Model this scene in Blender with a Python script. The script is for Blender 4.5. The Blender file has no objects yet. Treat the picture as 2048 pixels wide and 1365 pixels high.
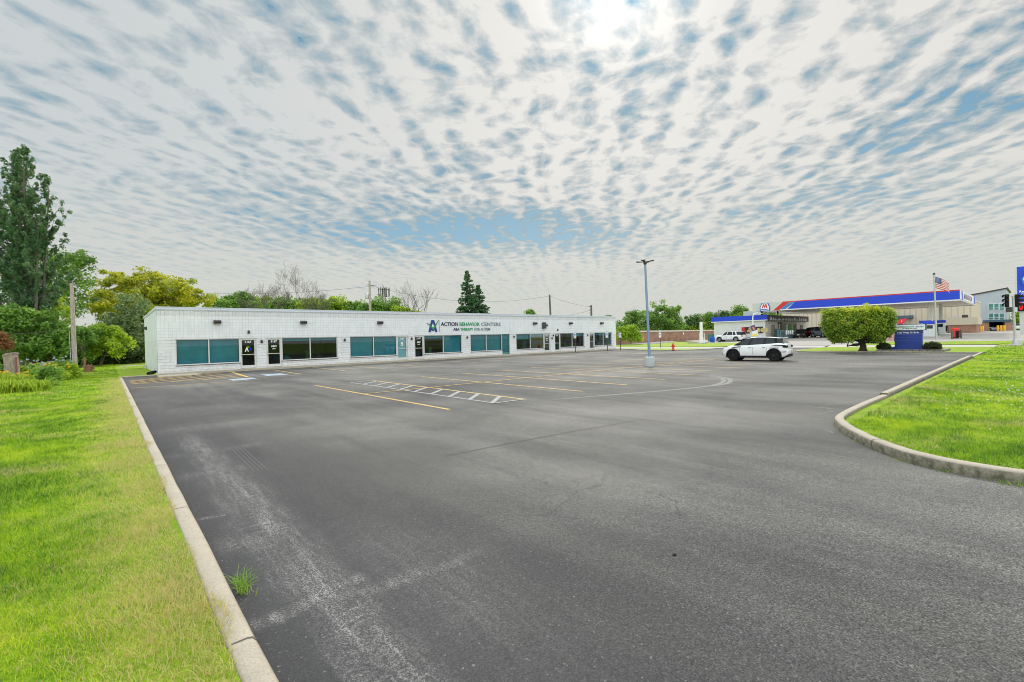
import bpy, bmesh, math, random
import numpy as np
from mathutils import Vector, Matrix
R = math.radians
random.seed(7)
rng = np.random.default_rng(11)
scene = bpy.context.scene
col = scene.collection

# ------------------------------------------------------------------ camera
F_PX, YAW, PITCH, ROLL, H_CAM = 921.26, R(48.68), R(-.368), R(-1.379), 1.862
cam_d = bpy.data.cameras.new('camera'); cam = bpy.data.objects.new('camera', cam_d); col.objects.link(cam)
cam_d.sensor_width = 36; cam_d.lens = F_PX*36/2048; cam_d.clip_start = .05; cam_d.clip_end = 6000
fwd = Vector((math.cos(YAW)*math.cos(PITCH), math.sin(YAW)*math.cos(PITCH), math.sin(PITCH)))
rt0 = Vector((math.sin(YAW), -math.cos(YAW), 0)); up0 = rt0.cross(fwd)
rt = rt0*math.cos(ROLL)+up0*math.sin(ROLL); upv = -rt0*math.sin(ROLL)+up0*math.cos(ROLL)
m = Matrix((rt, upv, -fwd)).transposed().to_4x4(); m.translation = (0, 0, H_CAM); cam.matrix_world = m
scene.camera = cam
def ray(px, py): return fwd+rt*((px-1024)/F_PX)-upv*((py-682.5)/F_PX)
CAM = Vector((0, 0, H_CAM))
def D(px, py, d): return CAM+ray(px, py)*d               # point of the place seen there, d metres ahead
def G(px, py, z=0):
    r = ray(px, py); return CAM+r*((z-H_CAM)/r.z)
def XP(px, py, X):
    r = ray(px, py); return CAM+r*(X/r.x)
def YP(px, py, Y):
    r = ray(px, py); return CAM+r*(Y/r.y)

# ------------------------------------------------------------------ light and sky
SUN_AZ, SUN_EL = R(34.5), R(38)
scene.view_settings.view_transform = 'Standard'; scene.view_settings.look = 'None'
scene.render.engine = 'CYCLES'; scene.cycles.filter_width = 1.0
scene.view_settings.exposure = 0; scene.view_settings.gamma = 1; scene.view_settings.use_curve_mapping = False
sun_d = bpy.data.lights.new('sun', 'SUN'); sun = bpy.data.objects.new('sun', sun_d); col.objects.link(sun)
sun_d.energy = 2.2; sun_d.angle = R(8); sun_d.color = (1, .95, .87)
sdir = Vector((math.cos(SUN_AZ)*math.cos(SUN_EL), math.sin(SUN_AZ)*math.cos(SUN_EL), math.sin(SUN_EL)))
sun.rotation_euler = sdir.to_track_quat('Z', 'Y').to_euler()

class NT:
    """tiny node-tree writer"""
    def __init__(s, tree): s.t = tree; s.n = tree.nodes; s.l = tree.links
    def val(s, sock, v):
        if v is None: return
        if isinstance(v, bpy.types.NodeSocket): s.l.new(v, sock)
        else:
            if isinstance(v, (tuple, list)) and len(v) == 3 and len(sock.default_value) == 4: v = (*v, 1)
            sock.default_value = v
    def node(s, typ, ins=None, **kw):
        n = s.n.new(typ)
        for k, v in kw.items(): setattr(n, k, v)
        for k, v in (ins or {}).items(): s.val(n.inputs[k], v)
        return n
    def math(s, op, a, b=None, c=None, clamp=False):
        n = s.node('ShaderNodeMath', operation=op, use_clamp=clamp)
        for i, v in enumerate((a, b, c)): s.val(n.inputs[i], v)
        return n.outputs[0]
    def vmath(s, op, a, b=None, scale=None):
        n = s.node('ShaderNodeVectorMath', operation=op)
        s.val(n.inputs[0], a); s.val(n.inputs[1], b)
        if scale is not None: s.val(n.inputs['Scale'], scale)
        return n.outputs['Value'] if op in ('DOT_PRODUCT', 'LENGTH') else n.outputs[0]
    def noise(s, vec, scale, detail=4, rough=.5, dist=0, out='Fac'):
        n = s.node('ShaderNodeTexNoise', {'Vector': vec, 'Scale': scale, 'Detail': detail, 'Roughness': rough, 'Distortion': dist})
        return n.outputs[out]
    def ramp(s, fac, stops, interp='LINEAR'):
        n = s.node('ShaderNodeValToRGB', {'Fac': fac}); cr = n.color_ramp; cr.interpolation = interp
        while len(cr.elements) < len(stops): cr.elements.new(.5)
        for e, (p, c) in zip(cr.elements, stops):
            e.position = p
            if not isinstance(c, (tuple, list)): c = (c, c, c)
            e.color = (*c, 1) if len(c) == 3 else c
        return n.outputs[0]
    def mapr(s, v, a, b, c=0, d=1, smooth=False):
        n = s.node('ShaderNodeMapRange', {'Value': v, 'From Min': a, 'From Max': b, 'To Min': c, 'To Max': d})
        if smooth: n.interpolation_type = 'SMOOTHSTEP'
        return n.outputs[0]
    def mix(s, f, a, b, mode='MIX'):
        n = s.node('ShaderNodeMix', data_type='RGBA', blend_type=mode)
        s.val(n.inputs[0], f); s.val(n.inputs[6], a); s.val(n.inputs[7], b)
        return n.outputs[2]
    def comb(s, x, y, z=0): return s.node('ShaderNodeCombineXYZ', {'X': x, 'Y': y, 'Z': z}).outputs[0]
    def sep(s, v): return s.node('ShaderNodeSeparateXYZ', {'Vector': v}).outputs

world = bpy.data.worlds.new('World'); scene.world = world; world.use_nodes = True
w = NT(world.node_tree); w.n.clear()
tc = w.node('ShaderNodeTexCoord').outputs['Generated']
nrm = w.vmath('NORMALIZE', tc)
sx, sy, sz = w.sep(nrm)
sky = w.node('ShaderNodeTexSky', sky_type='NISHITA', sun_disc=False, sun_elevation=SUN_EL,
             sun_rotation=math.pi/2-SUN_AZ, air_density=1.3, dust_density=1.0, ozone_density=1.6)
zc = w.math('MAXIMUM', sz, 0.0)
inv = w.math('DIVIDE', 1.22, w.math('ADD', zc, .05))
A0 = R(39.7)                                              # the cloud streets run this way
uu = w.math('MULTIPLY', w.math('ADD', w.math('MULTIPLY', sx, math.cos(A0)), w.math('MULTIPLY', sy, math.sin(A0))), inv)
vv = w.math('MULTIPLY', w.math('ADD', w.math('MULTIPLY', sx, -math.sin(A0)), w.math('MULTIPLY', sy, math.cos(A0))), inv)
P = w.comb(uu, vv, 0.0)
warp = w.node('ShaderNodeTexNoise', {'Vector': P, 'Scale': 1.3, 'Detail': 3.0}).outputs['Color']
Pw = w.vmath('ADD', P, w.vmath('SCALE', w.vmath('SUBTRACT', warp, (.5, .5, .5)), scale=.34))
pu, pv, _ = w.sep(Pw)
Ps = w.comb(w.math('MULTIPLY', pu, .45), pv, 0.0)
big = w.noise(w.vmath('ADD', P, (3.1, 1.7, 0)), .9, 4, .6)
mid = w.noise(Ps, 3.4, 3, .5)
cell = w.noise(Pw, 8.5, 5, .62)
band = w.noise(Ps, 9.0, 5, .62)
fine = w.noise(Pw, 30.0, 5, .65)
wv = w.node('ShaderNodeTexWave', {'Vector': w.comb(w.math('MULTIPLY', pu, .18), pv, 0.0), 'Scale': 1.55, 'Distortion': 6.0, 'Detail': 3.0, 'Detail Scale': 1.2, 'Detail Roughness': .5}, wave_type='BANDS', bands_direction='Y').outputs['Fac']
vor = w.node('ShaderNodeTexVoronoi', {'Vector': w.vmath('ADD', w.comb(w.math('MULTIPLY', pu, .80), pv, 0.0), w.vmath('SCALE', w.node('ShaderNodeTexNoise', {'Vector': Pw, 'Scale': 6.0, 'Detail': 2.0}).outputs['Color'], scale=.12)), 'Scale': 9.5, 'Smoothness': .35}, feature='SMOOTH_F1').outputs['Distance']
tex = w.math('ADD', w.math('MULTIPLY', cell, .21), w.math('ADD', w.math('MULTIPLY', band, .28), w.math('ADD', w.math('MULTIPLY', fine, .22), w.math('MULTIPLY', wv, .11))))
tex = w.math('ADD', tex, w.math('MULTIPLY', mid, .18))
tex = w.math('ADD', tex, w.math('MULTIPLY', w.math('SUBTRACT', vor, .05), .34))
# extra thinning where the photograph's blue window opens low in the middle
hole_dir = (D(800, 475, 1)-CAM).normalized()
def lobe(px, py, sx_, sy_, amp, rot=0.0):
    """soft opening in the cloud deck around a sky direction"""
    d = (D(px, py, 1)-CAM).normalized()
    e1 = Vector((0, 0, 1)).cross(d).normalized(); e2 = d.cross(e1)
    c, s_ = math.cos(rot), math.sin(rot); a1 = e1*c+e2*s_; a2 = -e1*s_+e2*c
    t1 = w.math('DIVIDE', w.vmath('DOT_PRODUCT', nrm, tuple(a1)), sx_)
    t2 = w.math('DIVIDE', w.vmath('DOT_PRODUCT', nrm, tuple(a2)), sy_)
    q = w.math('ADD', w.math('MULTIPLY', t1, t1), w.math('MULTIPLY', t2, t2))
    return w.math('MULTIPLY', w.math('POWER', 2.718, w.math('MULTIPLY', q, -1)), amp)
holes = [lobe(900, 468, .34, .042, .25), lobe(1010, 445, .22, .045, .09), lobe(1750, 262, .20, .03, .07, -.45), lobe(640, 420, .25, .045, .05), lobe(1800, 400, .20, .03, .09, .12),
         lobe(1880, 240, .16, .045, .10, -.5), lobe(900, 360, .13, .05, .06), lobe(2020, 200, .09, .035, .12, -.4)]
hs = holes[0]
for h in holes[1:]: hs = w.math('ADD', hs, h)
dens = w.math('SUBTRACT', w.math('ADD', tex, w.math('MULTIPLY', w.math('SUBTRACT', big, .5), .30)), hs)
left = w.mapr(w.math('ADD', w.math('MULTIPLY', sx, rt0.x), w.math('MULTIPLY', sy, rt0.y)), -.75, .15, 1, 0, True)
veil = w.math('ADD', w.mapr(sz, .02, .22, .12, 0), w.math('MULTIPLY', left, .035))                       # the deck closes towards the horizon
dens = w.math('ADD', dens, veil)
cover = w.mapr(dens, .385, .46, 0, 1, True)
bright = w.mapr(w.math('SUBTRACT', dens, w.math('MULTIPLY', left, .02)), .425, .70, 0, 1)
sund = w.vmath('DOT_PRODUCT', nrm, tuple(sdir))
sund = w.math('MAXIMUM', sund, 0)
g1 = w.math('POWER', sund, 14.0); g2 = w.math('POWER', sund, 200.0)
side = w.mapr(w.math('ADD', w.math('MULTIPLY', sx, -math.cos(YAW)), w.math('MULTIPLY', sy, -math.sin(YAW))), -.45, .5, 0, 1, True)
over = w.mapr(sz, .61, .85, 0, 1, True)
lum = w.math('ADD', w.math('ADD', .94, w.math('MULTIPLY', g1, .13)), w.math('ADD', w.math('MULTIPLY', g2, .75), w.math('MULTIPLY', w.math('MAXIMUM', side, over), 1.40)))  # unseen sky overhead and behind the camera brightened to light the facade
cshade = w.ramp(bright, [(0, (2.5, 4.0, 5.0)), (.3, (3.9, 5.0, 5.6)), (.55, (5.6, 6.0, 6.1)), (1, (8.3, 8.15, 7.75))])
cshade = w.mix(w.math('MULTIPLY', left, .45), cshade, (4.0, 5.2, 6.0))
lowf = w.mapr(sz, .04, .36, 1, 0, True)
cshade = w.mix(lowf, cshade, w.mix(w.mapr(dens, .4, .75, 0, 1), (5.3, 6.15, 6.35), (6.9, 7.0, 6.45)))
ccol = w.vmath('SCALE', cshade, scale=lum)
blue = w.mix(.80, sky.outputs[0], w.mix(w.mapr(sz, .1, .5, 0, 1), (2.6, 4.7, 5.9), (.6, 2.7, 4.8)))
skycol = w.mix(cover, blue, ccol)
skycol = w.mix(w.mapr(sz, -.02, 0.0, 0, 1), (2.0, 2.1, 1.6), skycol)
bg = w.node('ShaderNodeBackground', {'Color': skycol, 'Strength': .1})
w.l.new(bg.outputs[0], w.node('ShaderNodeOutputWorld').inputs[0])

# ------------------------------------------------------------------ object helpers
def tag(o, label=None, cat=None, group=None, kind=None):
    if label: o['label'] = label
    if cat: o['category'] = cat
    if group: o['group'] = group
    if kind: o['kind'] = kind
    return o
def thing(name, loc, label, cat, group=None, rz=0):
    o = bpy.data.objects.new(name, None); o.empty_display_size = .2; col.objects.link(o)
    o.location = loc; o.rotation_euler = (0, 0, rz)
    return tag(o, label, cat, group)
def root_loc(p):
    v = Vector((0, 0, 0))
    while p is not None: v += p.location; p = p.parent
    return v
class MB:
    def __init__(s): s.v = []; s.f = []; s.sm = []
    def add(s, vs, fs, smooth=False):
        b = len(s.v); s.v += [tuple(v) for v in vs]; s.f += [tuple(i+b for i in f) for f in fs]; s.sm += [smooth]*len(fs); return s
    def box(s, x0, y0, z0, x1, y1, z1):
        return s.add([(x0,y0,z0),(x1,y0,z0),(x1,y1,z0),(x0,y1,z0),(x0,y0,z1),(x1,y0,z1),(x1,y1,z1),(x0,y1,z1)],
                     [(0,3,2,1),(4,5,6,7),(0,1,5,4),(1,2,6,5),(2,3,7,6),(3,0,4,7)])
    def bbox(s, x0, y0, z0, x1, y1, z1, b=.02):
        """box with chamfered vertical and top edges"""
        b = min(b, (x1-x0)/2.01, (y1-y0)/2.01, (z1-z0)/2.01)
        def ring(i, z): return [(x0+b-(b-i),y0+b,z),(x0+b,y0+i,z),(x1-b,y0+i,z),(x1-i,y0+b,z),(x1-i,y1-b,z),(x1-b,y1-i,z),(x0+b,y1-i,z),(x0+i,y1-b,z)]
        def ring2(k, z): return [(x0+k,y0+b+k*.4,z),(x0+b+k*.4,y0+k,z),(x1-b-k*.4,y0+k,z),(x1-k,y0+b+k*.4,z),(x1-k,y1-b-k*.4,z),(x1-b-k*.4,y1-k,z),(x0+b+k*.4,y1-k,z),(x0+k,y1-b-k*.4,z)]
        rs = [ring2(0, z0), ring2(0, z1-b), ring2(b*.7, z1)]
        vs = sum(rs, []); fs = [tuple(range(7,-1,-1)), tuple(range(16,24))]
        for r in range(2):
            for i in range(8): j = (i+1) % 8; fs.append((r*8+i, r*8+j, r*8+8+j, r*8+8+i))
        return s.add(vs, fs)
    def tube(s, pts, rad, n=8, caps=True, smooth=True):
        pts = [Vector(p) for p in pts]; rad = rad if isinstance(rad, (list, tuple)) else [rad]*len(pts)
        vs = []; fs = []; ref = None
        for i, p in enumerate(pts):
            t = (pts[min(i+1, len(pts)-1)]-pts[max(i-1, 0)]).normalized()
            if ref is None: ref = Vector((1, 0, 0)) if abs(t.x) < .9 else Vector((0, 1, 0))
            a = (ref-t*ref.dot(t)).normalized(); b = t.cross(a); ref = a
            for k in range(n):
                th = 2*math.pi*k/n; vs.append(p+(a*math.cos(th)+b*math.sin(th))*rad[i])
        for i in range(len(pts)-1):
            for k in range(n):
                j = (k+1) % n; fs.append((i*n+k, i*n+j, (i+1)*n+j, (i+1)*n+k))
        s.add(vs, fs, smooth)
        if caps: s.add(vs[:n], [tuple(range(n-1, -1, -1))]); s.add(vs[-n:], [tuple(range(n))])
        return s
    def lathe(s, c, prof, n=20, smooth=True):
        """prof: (radius, z) pairs about a vertical axis"""
        vs = []; fs = []
        for r, z in prof:
            for k in range(n): th = 2*math.pi*k/n; vs.append((c[0]+r*math.cos(th), c[1]+r*math.sin(th), c[2]+z))
        for i in range(len(prof)-1):
            for k in range(n): j = (k+1) % n; fs.append((i*n+k, i*n+j, (i+1)*n+j, (i+1)*n+k))
        s.add(vs, fs, smooth); s.add(vs[:n], [tuple(range(n-1, -1, -1))]); s.add(vs[-n:], [tuple(range(n))])
        return s
    def prism(s, poly, o, u, v, nrm_, d0, d1):
        """polygon in the (u, v) plane at o, from d0 to d1 along nrm_"""
        o, u, v, nn = Vector(o), Vector(u), Vector(v), Vector(nrm_); n = len(poly)
        a = [o+u*p[0]+v*p[1]+nn*d0 for p in poly]; b = [o+u*p[0]+v*p[1]+nn*d1 for p in poly]
        return s.add(a+b, [tuple(range(n-1, -1, -1)), tuple(range(n, 2*n))]+[(i, (i+1) % n, n+(i+1) % n, n+i) for i in range(n)])
    def build(s, name, mat, parent=None, local=False, loc=None):
        me = bpy.data.meshes.new(name)
        off = Vector((0, 0, 0)) if local else (root_loc(parent) if parent else Vector(loc or (0, 0, 0)))
        me.from_pydata([(v[0]-off[0], v[1]-off[1], v[2]-off[2]) for v in s.v], [], s.f)
        me.polygons.foreach_set('use_smooth', s.sm)
        bm = bmesh.new(); bm.from_mesh(me); bmesh.ops.recalc_face_normals(bm, faces=bm.faces); bm.to_mesh(me); bm.free()
        if mat: me.materials.append(mat)
        o = bpy.data.objects.new(name, me); col.objects.link(o)
        if parent: o.parent = parent
        elif loc is not None: o.location = loc
        return o
def copy_tree(o, parent=None):
    c = o.copy(); col.objects.link(c)
    if parent is not None: c.parent = parent
    for ch in o.children: copy_tree(ch, c)
    return c
def text_obj(s, name, mat, parent, origin, u, v, size, depth=.01, align='LEFT', bold=.0, squeeze=1.0, world_=True, spacing=1.0):
    """lettering as solid mesh: u = reading direction, v = up"""
    cu = bpy.data.curves.new('lettering', 'FONT'); cu.body = s; cu.size = size; cu.extrude = depth/2; cu.offset = bold
    cu.align_x = align; cu.resolution_u = 3; cu.space_character = spacing
    t = bpy.data.objects.new('lettering_tmp', cu); me = bpy.data.meshes.new_from_object(t)
    u = Vector(u).normalized(); v = Vector(v).normalized(); nn = u.cross(v)
    off = root_loc(parent) if world_ else Vector((0, 0, 0)); origin = Vector(origin)
    for vt in me.vertices:
        c = vt.co; vt.co = origin+u*c.x*squeeze+v*c.y+nn*c.z-off
    bpy.data.objects.remove(t); bpy.data.curves.remove(cu)
    me.materials.clear(); me.materials.append(mat)
    o = bpy.data.objects.new(name, me); col.objects.link(o); o.parent = parent
    return o

# ------------------------------------------------------------------ materials
def new_mat(name):
    m_ = bpy.data.materials.new(name); m_.use_nodes = True; t = NT(m_.node_tree); t.n.clear(); return m_, t
def finish(t, surf): t.l.new(surf, t.node('ShaderNodeOutputMaterial').inputs[0])
_cache = {}
def plain(name, c, rough=.6, metal=0, var=.12, scale=6, bump=.0, bscale=40, spec=.5, coat=0):
    if name in _cache: return _cache[name]
    m_, t = new_mat(name); p = t.node('ShaderNodeTexCoord').outputs['Object']
    n = t.noise(p, scale, 5, .6)
    cc = t.mix(t.mapr(n, .3, .7, 0, 1), tuple(x*(1-var) for x in c), tuple(min(1, x*(1+var)) for x in c))
    b = t.node('ShaderNodeBsdfPrincipled', {'Base Color': cc, 'Roughness': t.mapr(n, .3, .7, max(0, rough-.06), min(1, rough+.06)), 'Metallic': metal, 'Specular IOR Level': spec, 'Coat Weight': coat})
    if bump:
        bn = t.node('ShaderNodeBump', {'Height': t.noise(p, bscale, 4, .6), 'Strength': bump, 'Distance': .02}); t.l.new(bn.outputs[0], b.inputs['Normal'])
    finish(t, b.outputs[0]); _cache[name] = m_; return m_
def emis(name, c, s):
    m_, t = new_mat(name); finish(t, t.node('ShaderNodeEmission', {'Color': c, 'Strength': s}).outputs[0]); return m_
def leafmat(name, c1, c2, c3, trans=.35, patch=.35, rough=.55):
    m_, t = new_mat(name); a = t.node('ShaderNodeAttribute', attribute_name='rnd').outputs['Fac']
    p = t.node('ShaderNodeTexCoord').outputs['Object']
    n = t.noise(p, patch, 3, .5)
    k = t.math('ADD', t.math('MULTIPLY', a, .6), t.mapr(n, .3, .7, 0, .4))
    c = t.ramp(k, [(.05, c1), (.5, c2), (.95, c3)])
    d = t.node('ShaderNodeBsdfPrincipled', {'Base Color': c, 'Roughness': rough, 'Specular IOR Level': .35})
    tr = t.node('ShaderNodeBsdfTranslucent', {'Color': t.mix(.3, c, (.5, .6, .1))})
    finish(t, t.node('ShaderNodeMixShader', {0: trans, 1: d.outputs[0], 2: tr.outputs[0]}).outputs[0]); return m_

def asphalt_mat():
    m_, t = new_mat('asphalt'); p = t.node('ShaderNodeTexCoord').outputs['Object']; x, y, z = t.sep(p)
    n1 = t.noise(p, .11, 4, .55); st = t.noise(t.vmath('MULTIPLY', p, (1.0, .13, 1)), 1.1, 5, .65)
    st2 = t.noise(t.vmath('MULTIPLY', p, (.9, .10, 1)), .7, 5, .65)
    grain = t.noise(p, 95, 2, .7); agg = t.node('ShaderNodeTexVoronoi', {'Vector': p, 'Scale': 110.0}).outputs['Color']
    aggv = t.sep(agg)[0]
    c = t.ramp(n1, [(.37, (.076, .076, .077)), (.5, (.124, .122, .117)), (.63, (.172, .167, .153))])
    c = t.mix(t.mapr(st, .45, .65, 0, .6), c, (.165, .162, .150))
    c = t.mix(t.mapr(st2, .5, .66, 0, .55), c, (.052, .052, .055))
    c = t.mix(1.0, c, t.ramp(aggv, [(0, .30), (.5, .92), (.84, 1.25), (1, 1.9)]), 'MULTIPLY')
    c = t.mix(1.0, c, t.ramp(t.noise(p, 55, 5, .8), [(.30, .62), (.5, 1.0), (.7, 1.38)]), 'MULTIPLY')
    c = t.mix(t.mapr(t.noise(p, 38, 3, .7), .58, .66, 0, .7), c, (.04, .04, .042))
    c = t.mix(1.0, c, t.ramp(t.noise(t.vmath('ADD', p, (3, 21, 0)), .28, 3, .55, .6), [(.36, .84), (.5, 1.06), (.64, 1.30)]), 'MULTIPLY')
    # newer seal coat, darker, towards the left kerb, worn through to pale stone where wheels and the plough ran
    edge = t.mapr(t.math('SUBTRACT', x, t.math('MULTIPLY', t.noise(p, .30, 3), 2.6)), -.6, 3.4, 1, 0, True)
    far = t.mapr(y, 10, 26, 1, .35, True)
    c = t.mix(t.math('MULTIPLY', t.math('MULTIPLY', edge, far), .85), c, (.040, .040, .044))
    nx = t.math('SUBTRACT', t.noise(p, 1.1, 3), .5); wx = t.math('ADD', x, t.math('MULTIPLY', nx, .35)); wy = t.math('ADD', y, t.math('MULTIPLY', t.math('SUBTRACT', t.noise(t.vmath('ADD', p, (9, 4, 0)), 1.4, 3), .5), .5))
    def gauss(v, c0, s): q = t.math('DIVIDE', t.math('SUBTRACT', v, c0), s); return t.math('POWER', 2.718, t.math('MULTIPLY', t.math('MULTIPLY', q, q), -1))
    def rng_(v, a0, a1, s): return t.math('MULTIPLY', t.mapr(v, a0-s, a0+s, 0, 1, True), t.mapr(v, a1-s, a1+s, 1, 0, True))
    segs = [(wx, 1.22, .20, y, 2.0, 11.5, 1.2, 1.0), (wx, .98, .10, y, 3.4, 7.5, .8, .55), (wy, 3.52, .10, x, .66, 1.5, .12, 1.1), (wy, 3.27, .09, x, 1.25, 2.35, .25, .9), (wy, 5.0, .20, x, .75, 1.45, .15, .8), (wy, 5.87, .05, x, .7, .95, .05, .9), (wy, 8.0, .22, x, .72, 1.55, .12, .6),
            (wx, 1.9, .35, y, 2.0, 4.4, .8, .35), (wx, 1.0, .08, y, 2.2, 3.0, .2, .7), (wy, 12.6, .5, x, .8, 2.6, .5, .45), (wy, 9.6, .25, x, .8, 2.1, .3, .45), (wy, 16.5, .8, x, .9, 3.2, .6, .35)]
    wear = None
    for (v, c0, s, u, a0, a1, so, am) in segs:
        k_ = t.math('MULTIPLY', t.math('MULTIPLY', gauss(v, c0, s), rng_(u, a0, a1, so)), am)
        wear = k_ if wear is None else t.math('MAXIMUM', wear, k_)
    drag = t.noise(t.vmath('MULTIPLY', p, (14, 1.2, 1)), 1.0, 5, .7); drag2 = t.noise(t.vmath('MULTIPLY', p, (2.0, 14, 1)), 1.0, 5, .7)
    dr_ = t.math('MAXIMUM', t.mapr(drag, .42, .66, 0, 1), t.mapr(drag2, .48, .70, 0, 1))
    speck = t.mapr(t.sep(t.node('ShaderNodeTexVoronoi', {'Vector': p, 'Scale': 120.0}).outputs['Color'])[1], .40, .80, .12, 1)
    c = t.mix(t.math('MULTIPLY', t.math('MULTIPLY', wear, t.math('ADD', .25, t.math('MULTIPLY', dr_, .9))), speck, clamp=True), c, (.29, .29, .28))
    # loose pale grit everywhere
    c = t.mix(t.mapr(t.sep(t.node('ShaderNodeTexVoronoi', {'Vector': p, 'Scale': 85.0}).outputs['Color'])[0], .985, .998, 0, .28), c, (.42, .42, .40))
    # fine cracks
    ck = t.node('ShaderNodeTexVoronoi', {'Vector': t.vmath('ADD', p, t.vmath('SCALE', t.node('ShaderNodeTexNoise', {'Vector': p, 'Scale': 1.2, 'Detail': 4.0}).outputs['Color'], scale=1.2)), 'Scale': .16}, feature='DISTANCE_TO_EDGE').outputs['Distance']
    ckm = t.math('MULTIPLY', t.mapr(ck, .0006, .0028, .45, 0), t.mapr(t.noise(p, .25, 2), .45, .6, 0, 1))
    c = t.mix(ckm, c, (.02, .02, .022))
    b = t.node('ShaderNodeBsdfPrincipled', {'Base Color': c, 'Roughness': .82, 'Specular IOR Level': .35})
    bn = t.node('ShaderNodeBump', {'Height': t.math('ADD', t.math('MULTIPLY', aggv, .6), grain), 'Strength': .55, 'Distance': .006}); t.l.new(bn.outputs[0], b.inputs['Normal'])
    finish(t, b.outputs[0]); return m_
def lawn_mat(name, gain=1.0):
    m_, t = new_mat(name); p = t.node('ShaderNodeTexCoord').outputs['Object']
    n1 = t.noise(p, .35, 4, .6); n2 = t.noise(p, 2.2, 5, .65); n3 = t.noise(p, 45, 3, .7)
    c = t.ramp(n2, [(.25, (.13*gain, .27*gain, .008)), (.5, (.27*gain, .42*gain, .014)), (.75, (.44*gain, .52*gain, .04))])
    c = t.mix(t.mapr(n1, .52, .70, 0, .55), c, (.34*gain, .33*gain, .09))
    c = t.mix(1.0, c, t.ramp(n3, [(.25, .45), (.5, 1.0), (.8, 1.5)]), 'MULTIPLY')
    b = t.node('ShaderNodeBsdfPrincipled', {'Base Color': c, 'Roughness': .8, 'Specular IOR Level': .2})
    bn = t.node('ShaderNodeBump', {'Height': t.noise(p, 60, 4, .7), 'Strength': .8, 'Distance': .03}); t.l.new(bn.outputs[0], b.inputs['Normal'])
    finish(t, b.outputs[0]); return m_
def blade_mat():
    m_, t = new_mat('grass_blade'); a = t.node('ShaderNodeAttribute', attribute_name='rnd').outputs['Fac']
    p = t.node('ShaderNodeNewGeometry').outputs['Position']; x, y, z = t.sep(p)
    n1 = t.noise(p, .7, 4, .6); n2 = t.noise(p, 3.0, 5, .7); n4 = t.noise(t.vmath('ADD', p, (5, 8, 0)), .45, 3, .5)
    c = t.ramp(t.math('ADD', t.math('ADD', t.math('MULTIPLY', a, .50), t.mapr(n2, .3, .7, -.05, .42)), t.mapr(n4, .36, .64, -.22, .15)), [(.12, (.045, .15, .004)), (.38, (.19, .39, .006)), (.62, (.46, .62, .010)), (.90, (.75, .75, .07))])
    kerbside = t.mapr(t.math('ADD', x, t.math('MULTIPLY', t.math('SUBTRACT', n2, .5), 1.2)), -.6, .42, 0, .92, True)         # the strip by the left kerb is scorched
    kerbside = t.math('MULTIPLY', kerbside, t.math('LESS_THAN', x, 2.0)); kerbside = t.math('MULTIPLY', kerbside, t.mapr(y, 33, 36.5, 1, 0))
    dry = t.math('ADD', t.mapr(n1, .53, .68, 0, .6), kerbside)
    dry = t.math('GREATER_THAN', dry, t.math('FRACT', t.math('MULTIPLY', a, 7.31)))
    straw = t.ramp(t.math('FRACT', t.math('MULTIPLY', a, 13.7)), [(0, (.58, .48, .20)), (.6, (.72, .62, .30)), (1, (.55, .32, .19))])
    c = t.mix(t.math('MULTIPLY', dry, .8), c, straw)
    d = t.node('ShaderNodeBsdfPrincipled', {'Base Color': c, 'Roughness': .5, 'Specular IOR Level': .35})
    tr = t.node('ShaderNodeBsdfTranslucent', {'Color': c})
    finish(t, t.node('ShaderNodeMixShader', {0: .4, 1: d.outputs[0], 2: tr.outputs[0]}).outputs[0]); return m_
def concrete_mat(name, c, stain=.5, rough=.85, dark=(.10, .10, .075)):
    m_, t = new_mat(name); p = t.node('ShaderNodeTexCoord').outputs['Object']; z = t.sep(t.node('ShaderNodeNewGeometry').outputs['Normal'])[2]
    n = t.noise(p, 2.0, 6, .65); n2 = t.noise(p, 60, 3, .7)
    cc = t.mix(t.mapr(n, .3, .72, 0, .7), c, tuple(x*.66 for x in c))
    cc = t.mix(t.mapr(t.noise(p, 22, 4, .7), .60, .72, 0, .45), cc, (.12, .11, .09))
    cc = t.mix(1.0, cc, t.ramp(n2, [(.25, .72), (.5, 1.0), (.75, 1.15)]), 'MULTIPLY')
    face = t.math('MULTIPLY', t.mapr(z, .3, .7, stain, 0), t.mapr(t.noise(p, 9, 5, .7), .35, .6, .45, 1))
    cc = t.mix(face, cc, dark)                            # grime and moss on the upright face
    b = t.node('ShaderNodeBsdfPrincipled', {'Base Color': cc, 'Roughness': rough})
    bn = t.node('ShaderNodeBump', {'Height': t.noise(p, 45, 5, .7), 'Strength': .5, 'Distance': .015}); t.l.new(bn.outputs[0], b.inputs['Normal'])
    finish(t, b.outputs[0]); return m_
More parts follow.
